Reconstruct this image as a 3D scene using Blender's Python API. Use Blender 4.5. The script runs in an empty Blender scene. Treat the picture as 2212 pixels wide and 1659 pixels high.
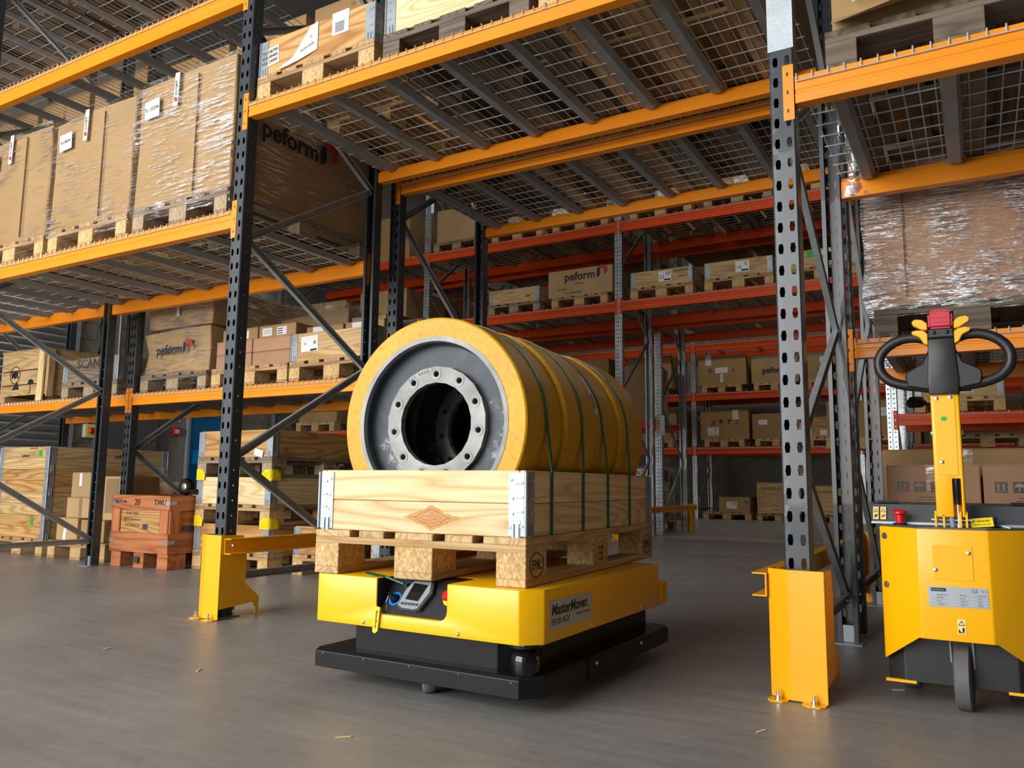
import bpy, bmesh, math, random
from mathutils import Vector, Matrix
random.seed(11)
D = bpy.data; SC = bpy.context.scene; COL = SC.collection; PI = math.pi

# ------------------------------------------------------------------ camera, light, exposure
cam = D.cameras.new('camera'); cam.sensor_width = 36; cam.lens = 1720.74 / 2212 * 36
cam.clip_start = .05; cam.clip_end = 200
camo = D.objects.new('camera', cam); COL.objects.link(camo)
YAW, PITCH, ROLL = math.radians(30.3157), math.radians(7.1562), math.radians(.602)
_f = Vector((-math.sin(YAW)*math.cos(PITCH), math.cos(YAW)*math.cos(PITCH), math.sin(PITCH)))
_r = _f.cross(Vector((0, 0, 1))).normalized(); _u = _r.cross(_f)
_r2 = math.cos(ROLL)*_r + math.sin(ROLL)*_u; _u2 = -math.sin(ROLL)*_r + math.cos(ROLL)*_u
camo.matrix_world = Matrix(((_r2.x, _u2.x, -_f.x, 0), (_r2.y, _u2.y, -_f.y, 0), (_r2.z, _u2.z, -_f.z, .66), (0, 0, 0, 1)))
SC.camera = camo
SC.view_settings.view_transform = 'Standard'; SC.view_settings.look = 'None'
SC.view_settings.gamma = 1; SC.view_settings.use_curve_mapping = False
SC.view_settings.exposure = -0.02
W = D.worlds.new('world'); SC.world = W; W.use_nodes = True
W.node_tree.nodes['Background'].inputs[0].default_value = (.93, .97, 1, 1)
W.node_tree.nodes['Background'].inputs[1].default_value = 0.4

def area(name, loc, target, sx, sy, power, col=(1, 1, 1)):
    l = D.lights.new(name, 'AREA'); l.shape = 'RECTANGLE'; l.size = sx; l.size_y = sy; l.energy = power; l.color = col
    o = D.objects.new(name, l); COL.objects.link(o); o.location = loc
    o.rotation_euler = (Vector(target) - Vector(loc)).to_track_quat('-Z', 'Y').to_euler()
    return o
# daylight through the open loading door behind and to the side of the camera
area('door_daylight', (-5.1, -4.4, 2.7), (-3.0, 4, 1.6), 8.0, 4.6, 1100, (1, .985, .965))
# added overhead fill lights, front to back; no lamps are in view
area('aisle_fill_light', (-5.0, 7.1, 6.7), (-5.0, 7.1, 0), 9.0, .5, 60, (1, .95, .86))
area('back_fill_light', (-3.0, 14.0, 6.7), (-3.0, 14.0, 0), 10.0, .5, 110, (1, .93, .82))
area('front_fill_light', (-2.2, .9, 6.7), (-2.2, .9, 0), 8.0, .6, 25, (1, .96, .9))

# ------------------------------------------------------------------ mesh helpers
class MB:
    def __init__(s): s.v = []; s.f = []
    def add(s, vs, fs):
        n = len(s.v); s.v += [tuple(p) for p in vs]; s.f += [tuple(i+n for i in q) for q in fs]; return s
    def box(s, x0, x1, y0, y1, z0, z1):
        return s.add([(x0,y0,z0),(x1,y0,z0),(x1,y1,z0),(x0,y1,z0),(x0,y0,z1),(x1,y0,z1),(x1,y1,z1),(x0,y1,z1)],
                     [(0,3,2,1),(4,5,6,7),(0,1,5,4),(1,2,6,5),(2,3,7,6),(3,0,4,7)])
    def cbox(s, c, d):
        return s.box(c[0]-d[0]/2, c[0]+d[0]/2, c[1]-d[1]/2, c[1]+d[1]/2, c[2]-d[2]/2, c[2]+d[2]/2)
    def prism(s, pts, a, b, axis='z'):
        m = {'z': lambda u, v, w: (u, v, w), 'x': lambda u, v, w: (w, u, v), 'y': lambda u, v, w: (u, w, v)}[axis]
        n = len(pts)
        return s.add([m(u, v, a) for u, v in pts] + [m(u, v, b) for u, v in pts],
                     [tuple(range(n))[::-1], tuple(range(n, 2*n))] + [(i, (i+1) % n, n+(i+1) % n, n+i) for i in range(n)])
    def tube(s, path, r, n=6, cap=True):
        P = [Vector(p) for p in path]; vs = []; fs = []; prev = None
        for i, p in enumerate(P):
            t = (P[min(i+1, len(P)-1)] - P[max(i-1, 0)]).normalized()
            if prev is None:
                a = Vector((0, 0, 1)) if abs(t.z) < .9 else Vector((1, 0, 0))
                u = t.cross(a).normalized()
            else:
                u = (prev - t*prev.dot(t)).normalized()
            prev = u; w = t.cross(u); rr = r[i] if isinstance(r, (list, tuple)) else r
            for k in range(n):
                an = 2*PI*(k+.5)/n; vs.append(p + u*math.cos(an)*rr + w*math.sin(an)*rr)
        for i in range(len(P)-1):
            for k in range(n):
                k2 = (k+1) % n; fs.append((i*n+k, i*n+k2, (i+1)*n+k2, (i+1)*n+k))
        if cap: fs += [tuple(range(n))[::-1], tuple(range((len(P)-1)*n, len(P)*n))]
        return s.add(vs, fs)
    def lathe(s, prof, n=32, axis='z', c=(0, 0, 0), closed=False):
        vs = []; fs = []; m = len(prof)
        for k in range(n):
            a = 2*PI*k/n; ca, sa = math.cos(a), math.sin(a)
            for r, h in prof:
                p = {'z': (r*ca, r*sa, h), 'y': (r*ca, h, r*sa), 'x': (h, r*ca, r*sa)}[axis]
                vs.append((p[0]+c[0], p[1]+c[1], p[2]+c[2]))
        for k in range(n):
            k2 = (k+1) % n
            for i in range(m if closed else m-1):
                i2 = (i+1) % m; fs.append((k*m+i, k2*m+i, k2*m+i2, k*m+i2))
        if not closed:
            if prof[0][0] > 1e-6: fs.append(tuple(k*m for k in range(n))[::-1])
            if prof[-1][0] > 1e-6: fs.append(tuple(k*m+m-1 for k in range(n)))
        return s.add(vs, fs)
    def mesh(s, name, bevel=0, smooth=None, seg=1, recalc=True):
        me = D.meshes.new(name); bm = bmesh.new()
        V = [bm.verts.new(p) for p in s.v]
        for q in s.f:
            try: bm.faces.new([V[i] for i in dict.fromkeys(q)])
            except ValueError: pass
        bmesh.ops.remove_doubles(bm, verts=bm.verts, dist=1e-6)
        if recalc: bmesh.ops.recalc_face_normals(bm, faces=bm.faces)
        if bevel:
            es = [e for e in bm.edges if len(e.link_faces) == 2 and e.calc_face_angle(0) > .5]
            bmesh.ops.bevel(bm, geom=es, offset=bevel, segments=seg, affect='EDGES', clamp_overlap=True)
        bm.to_mesh(me); bm.free()
        if smooth is not None:
            me.polygons.foreach_set('use_smooth', [True]*len(me.polygons)); me.set_sharp_from_angle(angle=math.radians(smooth))
        return me

def obj(name, g, mat, parent=None, loc=(0, 0, 0), rot=(0, 0, 0), bevel=0, smooth=None, seg=1, kind=None, recalc=True):
    me = g.mesh(name, bevel, smooth, seg, recalc) if isinstance(g, MB) else g
    o = D.objects.new(name, me); COL.objects.link(o)
    if mat is not None:
        if not me.materials: me.materials.append(mat)
        elif me.materials[0] != mat:
            o.material_slots[0].link = 'OBJECT'; o.material_slots[0].material = mat
    o.location = loc; o.rotation_euler = rot
    if parent: o.parent = parent
    if kind: o['kind'] = kind
    return o
def tag(o, label, cat, group=None):
    o['label'] = label; o['category'] = cat
    if group: o['group'] = group
    return o
def thing(name, label, cat, loc=(0, 0, 0), rz=0, group=None):
    o = D.objects.new(name, None); COL.objects.link(o); o.empty_display_size = .05
    o.location = loc; o.rotation_euler = (0, 0, rz)
    return tag(o, label, cat, group)
def struct(name, g, mat, **k):
    o = obj(name, g, mat, **k); o['kind'] = 'structure'; return o
_C = {}
def cached(key, fn):
    if key not in _C: _C[key] = fn()
    return _C[key]
def board(lx, ly, lz, bevel=.002):
    """plank mesh, grain along its local x"""
    k = ('board', round(lx, 4), round(ly, 4), round(lz, 4), bevel)
    return cached(k, lambda: MB().cbox((0, 0, 0), (lx, ly, lz)).mesh('plank', bevel))
def text(name, s, size, mat, parent, loc, rot, bold=0, shear=0, align='LEFT', sx=1, depth=.0003):
    c = D.curves.new(name, 'FONT'); c.body = s; c.size = size; c.extrude = depth; c.offset = bold; c.shear = shear
    c.align_x = align; c.align_y = 'CENTER'; c.resolution_u = 3
    tmp = D.objects.new(name, c); me = D.meshes.new_from_object(tmp); D.objects.remove(tmp); D.curves.remove(c)
    me.materials.clear(); me.materials.append(mat); me.name = name
    o = D.objects.new(name, me); COL.objects.link(o)
    o.location = loc; o.rotation_euler = rot; o.scale = (sx, 1, 1); o.parent = parent
    return o
def carve(a, cutters, bevel=.004, seg=2):
    """solid a minus the cutters, edges rounded, as a plain mesh"""
    tmp = [D.objects.new('t', m.mesh('t')) for m in [a]+cutters]
    for t in tmp: COL.objects.link(t)
    for t in tmp[1:]:
        bo = tmp[0].modifiers.new('b', 'BOOLEAN'); bo.operation = 'DIFFERENCE'; bo.object = t; bo.solver = 'EXACT'
    if bevel:
        bv = tmp[0].modifiers.new('v', 'BEVEL'); bv.width = bevel; bv.segments = seg; bv.limit_method = 'ANGLE'; bv.angle_limit = .6
    me = D.meshes.new_from_object(tmp[0].evaluated_get(bpy.context.evaluated_depsgraph_get()))
    for t in tmp: D.objects.remove(t)
    me.polygons.foreach_set('use_smooth', [True]*len(me.polygons)); me.set_sharp_from_angle(angle=math.radians(32))
    return me
FRONT = (PI/2, 0, 0)            # lettering that faces -y
SIDE = (PI/2, 0, PI/2)          # lettering that faces +x

# ------------------------------------------------------------------ materials
def mat_new(name):
    m = D.materials.new(name); m.use_nodes = True; nt = m.node_tree
    return m, nt, nt.nodes['Principled BSDF']
def N(nt, t, **k):
    n = nt.nodes.new(t)
    for a, b in k.items():
        if a.startswith('i_'): n.inputs[a[2:].replace('_', ' ')].default_value = b
        else: setattr(n, a, b)
    return n
def ramp(nt, stops, interp='LINEAR'):
    r = nt.nodes.new('ShaderNodeValToRGB'); r.color_ramp.interpolation = interp
    e = r.color_ramp.elements
    while len(e) < len(stops): e.new(.5)
    for q, (p, c) in zip(e, stops): q.position = p; q.color = (*c, 1) if len(c) == 3 else c
    return r
def paint(name, col, rough=.4, metal=0, var=.06, spec=.5, bump=0, bscale=60, coat=0):
    m, nt, b = mat_new(name)
    b.inputs['Roughness'].default_value = rough; b.inputs['Metallic'].default_value = metal
    b.inputs['Specular IOR Level'].default_value = spec; b.inputs['Coat Weight'].default_value = coat
    tc = N(nt, 'ShaderNodeTexCoord'); nz = N(nt, 'ShaderNodeTexNoise', i_Scale=9.0, i_Detail=4.0)
    nt.links.new(tc.outputs['Object'], nz.inputs['Vector'])
    r = ramp(nt, [(.3, tuple(c*(1-var) for c in col)), (.7, tuple(min(1, c*(1+var)) for c in col))])
    nt.links.new(nz.outputs['Fac'], r.inputs[0]); nt.links.new(r.outputs[0], b.inputs['Base Color'])
    if bump:
        n2 = N(nt, 'ShaderNodeTexNoise', i_Scale=float(bscale), i_Detail=3.0); nt.links.new(tc.outputs['Object'], n2.inputs['Vector'])
        bp = N(nt, 'ShaderNodeBump', i_Strength=bump, i_Distance=.004); nt.links.new(n2.outputs['Fac'], bp.inputs['Height']); nt.links.new(bp.outputs[0], b.inputs['Normal'])
    return m
def wood(name, light, dark, rings=9.0, rough=.6, stain=.25, stain_col=(.12, .1, .08), grain=.55, heart=False):
    m, nt, b = mat_new(name); L = nt.links.new
    tc = N(nt, 'ShaderNodeTexCoord'); oi = N(nt, 'ShaderNodeObjectInfo')
    mul = N(nt, 'ShaderNodeVectorMath', operation='SCALE'); mul.inputs[0].default_value = (13.1, 7.7, 5.3); L(oi.outputs['Random'], mul.inputs['Scale'])
    add = N(nt, 'ShaderNodeVectorMath', operation='ADD'); L(tc.outputs['Object'], add.inputs[0]); L(mul.outputs[0], add.inputs[1])
    mp = N(nt, 'ShaderNodeMapping'); mp.inputs['Scale'].default_value = (.8, 8.5, 8.5); L(add.outputs[0], mp.inputs['Vector'])
    nz = N(nt, 'ShaderNodeTexNoise', i_Scale=1.0, i_Detail=1.4, i_Roughness=.45, i_Distortion=.25); L(mp.outputs[0], nz.inputs['Vector'])
    k = N(nt, 'ShaderNodeMath', operation='MULTIPLY'); k.inputs[1].default_value = rings; L(nz.outputs['Fac'], k.inputs[0])
    fr = N(nt, 'ShaderNodeMath', operation='PINGPONG'); fr.inputs[1].default_value = .5; L(k.outputs[0], fr.inputs[0])
    r1 = ramp(nt, [(.0, dark), (.16, tuple(a*(1-grain)+c*grain for a, c in zip(dark, light))), (.42, light)]); L(fr.outputs[0], r1.inputs[0])
    mp2 = N(nt, 'ShaderNodeMapping'); mp2.inputs['Scale'].default_value = (3, 90, 90); L(add.outputs[0], mp2.inputs['Vector'])
    n2 = N(nt, 'ShaderNodeTexNoise', i_Scale=1.0, i_Detail=2.0); L(mp2.outputs[0], n2.inputs['Vector'])
    mx = N(nt, 'ShaderNodeMix', data_type='RGBA', blend_type='MULTIPLY'); mx.inputs['Factor'].default_value = .35
    L(r1.outputs[0], mx.inputs['A']); r2 = ramp(nt, [(.3, (.6, .58, .55)), (.65, (1, 1, 1))]); L(n2.outputs['Fac'], r2.inputs[0]); L(r2.outputs[0], mx.inputs['B'])
    n3 = N(nt, 'ShaderNodeTexNoise', i_Scale=7.0, i_Detail=5.0, i_Roughness=.7); L(add.outputs[0], n3.inputs['Vector'])
    r3 = ramp(nt, [(.55, (0, 0, 0)), (.78, (stain, stain, stain))]); L(n3.outputs['Fac'], r3.inputs[0])
    mx2 = N(nt, 'ShaderNodeMix', data_type='RGBA'); L(r3.outputs[0], mx2.inputs['Factor']); L(mx.outputs['Result'], mx2.inputs['A']); mx2.inputs['B'].default_value = (*stain_col, 1)
    if heart:                                                  # reddish diamond-shaped figure in the middle of the board
        sx = N(nt, 'ShaderNodeSeparateXYZ'); L(tc.outputs['Object'], sx.inputs[0])
        def ab(sock, off, k):
            a = N(nt, 'ShaderNodeMath', operation='ADD'); a.inputs[1].default_value = off; L(sock, a.inputs[0])
            c = N(nt, 'ShaderNodeMath', operation='ABSOLUTE'); L(a.outputs[0], c.inputs[0])
            e = N(nt, 'ShaderNodeMath', operation='MULTIPLY'); e.inputs[1].default_value = k; L(c.outputs[0], e.inputs[0]); return e
        ux, uz = ab(sx.outputs[0], -.06, 7.5), ab(sx.outputs[2], .0, 20.0)
        sm = N(nt, 'ShaderNodeMath', operation='ADD'); L(ux.outputs[0], sm.inputs[0]); L(uz.outputs[0], sm.inputs[1])
        nj = N(nt, 'ShaderNodeTexNoise', i_Scale=30.0, i_Detail=2.0); L(tc.outputs['Object'], nj.inputs['Vector'])
        sj = N(nt, 'ShaderNodeMath', operation='MULTIPLY_ADD'); sj.inputs[1].default_value = .5; L(nj.outputs['Fac'], sj.inputs[0]); L(sm.outputs[0], sj.inputs[2])
        rg = N(nt, 'ShaderNodeMath', operation='PINGPONG'); rg.inputs[1].default_value = .1; L(sj.outputs[0], rg.inputs[0])
        rc = ramp(nt, [(0, (.42, .14, .03)), (.1, (.7, .36, .12))]); L(rg.outputs[0], rc.inputs[0])
        mk = ramp(nt, [(.98, (.85,)*3), (1.12, (0, 0, 0))]); L(sj.outputs[0], mk.inputs[0])
        mh = N(nt, 'ShaderNodeMix', data_type='RGBA'); L(mk.outputs[0], mh.inputs['Factor']); L(mx2.outputs['Result'], mh.inputs['A']); L(rc.outputs[0], mh.inputs['B']); mx2 = mh
    hv = N(nt, 'ShaderNodeHueSaturation'); L(mx2.outputs['Result'], hv.inputs['Color'])
    mr = N(nt, 'ShaderNodeMapRange'); mr.inputs['To Min'].default_value = .86; mr.inputs['To Max'].default_value = 1.1; L(oi.outputs['Random'], mr.inputs['Value']); L(mr.outputs[0], hv.inputs['Value'])
    L(hv.outputs[0], b.inputs['Base Color']); b.inputs['Roughness'].default_value = rough; b.inputs['Specular IOR Level'].default_value = .25
    bp = N(nt, 'ShaderNodeBump', i_Strength=.25, i_Distance=.002); L(n2.outputs['Fac'], bp.inputs['Height']); L(bp.outputs[0], b.inputs['Normal'])
    return m
def chip(name, a, c):
    m, nt, b = mat_new(name); L = nt.links.new
    tc = N(nt, 'ShaderNodeTexCoord'); mp = N(nt, 'ShaderNodeMapping'); mp.inputs['Scale'].default_value = (150, 150, 90); L(tc.outputs['Object'], mp.inputs['Vector'])
    vo = N(nt, 'ShaderNodeTexVoronoi', i_Scale=1.0); L(mp.outputs[0], vo.inputs['Vector'])
    sp = N(nt, 'ShaderNodeSeparateColor'); L(vo.outputs['Color'], sp.inputs[0])
    r = ramp(nt, [(0, a), (.6, tuple((x+y)/2 for x, y in zip(a, c))), (1, c)]); L(sp.outputs[0], r.inputs[0]); L(r.outputs[0], b.inputs['Base Color'])
    b.inputs['Roughness'].default_value = .8
    bp = N(nt, 'ShaderNodeBump', i_Strength=.4, i_Distance=.002); L(vo.outputs['Distance'], bp.inputs['Height']); L(bp.outputs[0], b.inputs['Normal'])
    return m
def cardboard(name, col):
    m, nt, b = mat_new(name); L = nt.links.new
    tc = N(nt, 'ShaderNodeTexCoord'); nz = N(nt, 'ShaderNodeTexNoise', i_Scale=2.5, i_Detail=5.0); L(tc.outputs['Object'], nz.inputs['Vector'])
    r = ramp(nt, [(.3, tuple(x*.88 for x in col)), (.7, tuple(x*1.06 for x in col))]); L(nz.outputs['Fac'], r.inputs[0])
    oi = N(nt, 'ShaderNodeObjectInfo'); hv = N(nt, 'ShaderNodeHueSaturation'); L(r.outputs[0], hv.inputs['Color'])
    mr = N(nt, 'ShaderNodeMapRange'); mr.inputs['To Min'].default_value = .88; mr.inputs['To Max'].default_value = 1.08; L(oi.outputs['Random'], mr.inputs['Value']); L(mr.outputs[0], hv.inputs['Value'])
    L(hv.outputs[0], b.inputs['Base Color']); b.inputs['Roughness'].default_value = .75; b.inputs['Specular IOR Level'].default_value = .2
    wv = N(nt, 'ShaderNodeTexNoise', i_Scale=30.0, i_Detail=2.0); L(tc.outputs['Object'], wv.inputs['Vector'])
    bp = N(nt, 'ShaderNodeBump', i_Strength=.08, i_Distance=.004); L(wv.outputs['Fac'], bp.inputs['Height']); L(bp.outputs[0], b.inputs['Normal'])
    return m
def film(name, amount=.32, tint=(1, 1, 1), rough=.3, tilt=.1, bump=.7, fine=75.0, lo=.5, hi=.66):
    """stretch wrap: clear film whose fine slanting creases catch the light in patches"""
    m, nt, b = mat_new(name); L = nt.links.new; nt.nodes.remove(b); out = nt.nodes['Material Output']
    tc = N(nt, 'ShaderNodeTexCoord'); oi = N(nt, 'ShaderNodeObjectInfo')
    sc = N(nt, 'ShaderNodeVectorMath', operation='SCALE'); sc.inputs[0].default_value = (9, 5, 7); L(oi.outputs['Random'], sc.inputs['Scale'])
    add = N(nt, 'ShaderNodeVectorMath', operation='ADD'); L(tc.outputs['Object'], add.inputs[0]); L(sc.outputs[0], add.inputs[1])
    mp = N(nt, 'ShaderNodeMapping'); mp.inputs['Scale'].default_value = (7, 7, fine); mp.inputs['Rotation'].default_value = (tilt, tilt, 0); L(add.outputs[0], mp.inputs['Vector'])
    nz = N(nt, 'ShaderNodeTexNoise', i_Scale=1.0, i_Detail=3.0, i_Roughness=.6); L(mp.outputs[0], nz.inputs['Vector'])
    bp = N(nt, 'ShaderNodeBump', i_Strength=bump, i_Distance=.02); L(nz.outputs['Fac'], bp.inputs['Height'])
    gl = N(nt, 'ShaderNodeBsdfGlossy', i_Roughness=rough); gl.inputs['Color'].default_value = (*tint, 1); L(bp.outputs[0], gl.inputs['Normal'])
    tr = N(nt, 'ShaderNodeBsdfTransparent')
    rs = ramp(nt, [(lo, (0, 0, 0)), (hi, (1, 1, 1))]); L(nz.outputs['Fac'], rs.inputs[0])
    n2 = N(nt, 'ShaderNodeTexNoise', i_Scale=3.4, i_Detail=2.5); L(add.outputs[0], n2.inputs['Vector'])
    rp = ramp(nt, [(.42, (.12,)*3), (.62, (1,)*3)]); L(n2.outputs['Fac'], rp.inputs[0])
    mu = N(nt, 'ShaderNodeMath', operation='MULTIPLY'); L(rs.outputs[0], mu.inputs[0]); L(rp.outputs[0], mu.inputs[1])
    ma = N(nt, 'ShaderNodeMath', operation='MULTIPLY_ADD'); ma.inputs[1].default_value = amount; ma.inputs[2].default_value = .035; L(mu.outputs[0], ma.inputs[0])
    mx = N(nt, 'ShaderNodeMixShader'); L(ma.outputs[0], mx.inputs[0]); L(tr.outputs[0], mx.inputs[1]); L(gl.outputs[0], mx.inputs[2]); L(mx.outputs[0], out.inputs['Surface'])
    return m
M = {}
M['orange'] = paint('orange_enamel', (.88, .27, .006), .32, var=.03)
M['red'] = paint('red_orange_enamel', (.74, .075, .004), .4, var=.05, spec=.25)
M['upright'] = paint('blue_black_enamel', (.032, .041, .05), .38, var=.06, coat=.2)
M['brace'] = paint('galvanised_brace', (.34, .37, .38), .42, metal=.3, var=.12)
M['bar'] = paint('galvanised_channel', (.3, .32, .33), .5, metal=.2, var=.1)
M['wire'] = paint('zinc_wire', (.6, .6, .58), .4, metal=.2, var=.05)
M['galv'] = paint('galvanised_steel', (.42, .46, .49), .33, metal=.85, var=.22)
M['zinc'] = paint('zinc_plate', (.36, .4, .43), .42, metal=.45, var=.2)
M['chrome'] = paint('bright_steel', (.8, .8, .8), .22, metal=.95, var=.05)
M['guard'] = paint('amber_yellow_enamel', (.95, .44, .0015), .33, var=.03)
M['yellow'] = paint('machine_yellow_enamel', (.96, .5, .001), .3, var=.015)
M['tug'] = paint('tug_yellow_enamel', (.96, .46, .001), .32, var=.015)
M['black'] = paint('satin_black', (.008, .009, .0105), .3, var=.1, spec=.22)
M['blackp'] = paint('black_plastic', (.013, .013, .014), .45, var=.1, bump=.05)
M['gloss'] = paint('gloss_black_lens', (.006, .006, .007), .06, var=.05)
M['rubber'] = paint('grey_rubber', (.12, .12, .12), .7, var=.2, bump=.2)
M['pu'] = None
M['white'] = paint('white_paper', (.8, .8, .8), .6, var=.03)
M['cream'] = paint('cream_paper', (.8, .76, .6), .6, var=.03)
M['ink'] = paint('black_ink', (.012, .012, .014), .6, var=.05)
M['navy'] = paint('navy_ink', (.012, .018, .045), .6, var=.05)
M['rust'] = paint('red_ink', (.42, .04, .03), .6, var=.05)
M['green'] = paint('green_sticker', (.01, .42, .03), .5, var=.03)
M['strap'] = paint('green_strap', (.0, .13, .08), .32, var=.05)
M['grey'] = paint('grey_fascia', (.28, .32, .35), .35, var=.03)
M['dgrey'] = paint('dark_grey_fascia', (.06, .065, .07), .4, var=.03)
M['screen'] = paint('dark_screen', (.012, .01, .008), .12, var=.3)
M['redp'] = paint('red_plastic', (.62, .008, .012), .3, var=.03)
M['crimson'] = paint('crimson_plastic', (.5, .008, .03), .35, var=.03)
M['blue'] = paint('blue_ring', (.0, .22, .75), .4, var=.03)
M['bluedoor'] = paint('blue_door_paint', (.0, .17, .42), .4, var=.03)
M['lyellow'] = paint('lemon_plastic', (.9, .68, .0), .4, var=.03)
M['sticker'] = paint('pale_yellow_sticker', (.85, .68, .22), .45, var=.02)
M['silver'] = paint('brushed_label', (.4, .43, .48), .35, metal=.4, var=.05)
M['plate'] = paint('pale_grey_plate', (.5, .5, .5), .4, var=.02)
M['tape'] = paint('white_tape', (.72, .74, .76), .35, var=.04)
M['clear'] = film('clear_tape', .5, rough=.2, bump=.3, fine=30.0)
M['film'] = film('stretch_film', .75, lo=.48, hi=.62)
M['filmh'] = film('heavy_stretch_film', .95, rough=.3, lo=.38, hi=.54)
M['pine'] = wood('fresh_pine', (.9, .72, .42), (.7, .46, .19), 13, stain=.1, grain=.6)
M['heart'] = wood('pine_with_heart_figure', (.9, .72, .42), (.7, .46, .19), 13, stain=.1, grain=.6, heart=True)
M['pine2'] = wood('pale_pine', (.66, .47, .23), (.46, .27, .1), 10, stain=.2)
M['spruce'] = wood('honey_spruce', (.62, .37, .14), (.38, .17, .05), 9, stain=.15)
M['grey_wood'] = wood('weathered_wood', (.3, .23, .16), (.15, .11, .075), 8, stain=.5)
M['dark_wood'] = wood('old_dark_wood', (.2, .155, .115), (.1, .078, .058), 8, stain=.5)
M['pallet'] = wood('pallet_wood', (.52, .34, .17), (.33, .18, .075), 7, stain=.35)
M['redwood'] = wood('reddish_crate_wood', (.58, .22, .09), (.38, .11, .035), 6, stain=.15)
M['chip'] = chip('pressed_chip_block', (.42, .25, .09), (.72, .5, .24))
M['chipg'] = chip('worn_chip_block', (.27, .19, .11), (.46, .35, .22))
M['card'] = cardboard('kraft_cardboard', (.4, .255, .115))
M['card2'] = cardboard('pale_cardboard', (.46, .305, .15))
M['card3'] = cardboard('pinkish_cardboard', (.47, .27, .16))
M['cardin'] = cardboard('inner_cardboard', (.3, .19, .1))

def floor_mat():
    m, nt, b = mat_new('polished_concrete'); L = nt.links.new
    tc = N(nt, 'ShaderNodeTexCoord')
    n1 = N(nt, 'ShaderNodeTexNoise', i_Scale=1.1, i_Detail=7.0, i_Roughness=.62, i_Distortion=.4); L(tc.outputs['Object'], n1.inputs['Vector'])
    r1 = ramp(nt, [(.28, (.23, .225, .219)), (.5, (.285, .279, .271)), (.72, (.345, .335, .323))]); L(n1.outputs['Fac'], r1.inputs[0])
    mp = N(nt, 'ShaderNodeMapping'); mp.inputs['Scale'].default_value = (2.2, 16, 1); mp.inputs['Rotation'].default_value = (0, 0, .35); L(tc.outputs['Object'], mp.inputs['Vector'])
    n2 = N(nt, 'ShaderNodeTexNoise', i_Scale=1.0, i_Detail=6.0, i_Roughness=.7); L(mp.outputs[0], n2.inputs['Vector'])
    r2 = ramp(nt, [(.35, (.84, .835, .83)), (.62, (1, 1, 1)), (.8, (1.06, 1.05, 1.04))]); L(n2.outputs['Fac'], r2.inputs[0])
    mx = N(nt, 'ShaderNodeMix', data_type='RGBA', blend_type='MULTIPLY'); mx.inputs['Factor'].default_value = .8; L(r1.outputs[0], mx.inputs['A']); L(r2.outputs[0], mx.inputs['B'])
    n4 = N(nt, 'ShaderNodeTexNoise', i_Scale=38.0, i_Detail=4.0); L(tc.outputs['Object'], n4.inputs['Vector'])
    r4 = ramp(nt, [(.3, (.86, .86, .86)), (.6, (1, 1, 1))]); L(n4.outputs['Fac'], r4.inputs[0])
    mx2 = N(nt, 'ShaderNodeMix', data_type='RGBA', blend_type='MULTIPLY'); mx2.inputs['Factor'].default_value = .7; L(mx.outputs['Result'], mx2.inputs['A']); L(r4.outputs[0], mx2.inputs['B'])
    L(mx2.outputs['Result'], b.inputs['Base Color'])
    r5 = ramp(nt, [(.3, (.3,)*3), (.75, (.52,)*3)]); L(n2.outputs['Fac'], r5.inputs[0]); L(r5.outputs[0], b.inputs['Roughness'])
    bp = N(nt, 'ShaderNodeBump', i_Strength=.06, i_Distance=.004); L(n4.outputs['Fac'], bp.inputs['Height']); L(bp.outputs[0], b.inputs['Normal'])
    b.inputs['Specular IOR Level'].default_value = .45
    return m
M['floor'] = floor_mat()
M['block'] = paint('concrete_block', (.24, .225, .19), .9, var=.18, bump=.35, bscale=90)
M['mortar'] = paint('mortar', (.3, .285, .245), .9, var=.1)
M['sheet'] = paint('grey_cladding', (.16, .17, .175), .5, metal=.2, var=.05)
M['shutter'] = paint('shutter_steel', (.36, .375, .38), .3, metal=.75, var=.06)
M['cab'] = paint('grey_cabinet_paint', (.1, .105, .11), .45, var=.03)
def pu_mat():
    m, nt, b = mat_new('amber_polyurethane'); L = nt.links.new
    tc = N(nt, 'ShaderNodeTexCoord'); n = N(nt, 'ShaderNodeTexNoise', i_Scale=55.0, i_Detail=3.0); L(tc.outputs['Object'], n.inputs['Vector'])
    n2 = N(nt, 'ShaderNodeTexNoise', i_Scale=5.0, i_Detail=4.0); L(tc.outputs['Object'], n2.inputs['Vector'])
    r = ramp(nt, [(.3, (.54, .265, .001)), (.45, (.67, .355, .003)), (.7, (.73, .4, .006))]); L(n.outputs['Fac'], r.inputs[0])
    r2 = ramp(nt, [(.3, (.85, .82, .8)), (.7, (1, 1, 1))]); L(n2.outputs['Fac'], r2.inputs[0])
    mx = N(nt, 'ShaderNodeMix', data_type='RGBA', blend_type='MULTIPLY'); mx.inputs['Factor'].default_value = 1; L(r.outputs[0], mx.inputs['A']); L(r2.outputs[0], mx.inputs['B'])
    L(mx.outputs['Result'], b.inputs['Base Color']); b.inputs['Roughness'].default_value = .42; b.inputs['Specular IOR Level'].default_value = .3
    return m
M['pu'] = pu_mat()
def rim_mat():
    m, nt, b = mat_new('scuffed_grey_rim'); L = nt.links.new
    tc = N(nt, 'ShaderNodeTexCoord'); n = N(nt, 'ShaderNodeTexNoise', i_Scale=6.0, i_Detail=9.0, i_Roughness=.75); L(tc.outputs['Object'], n.inputs['Vector'])
    r = ramp(nt, [(.48, (.05, .06, .07)), (.57, (.075, .085, .095)), (.63, (.33, .35, .37))]); L(n.outputs['Fac'], r.inputs[0]); L(r.outputs[0], b.inputs['Base Color'])
    b.inputs['Roughness'].default_value = .5; b.inputs['Metallic'].default_value = .1; b.inputs['Specular IOR Level'].default_value = .3
    return m
M['rim'] = rim_mat()
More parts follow.
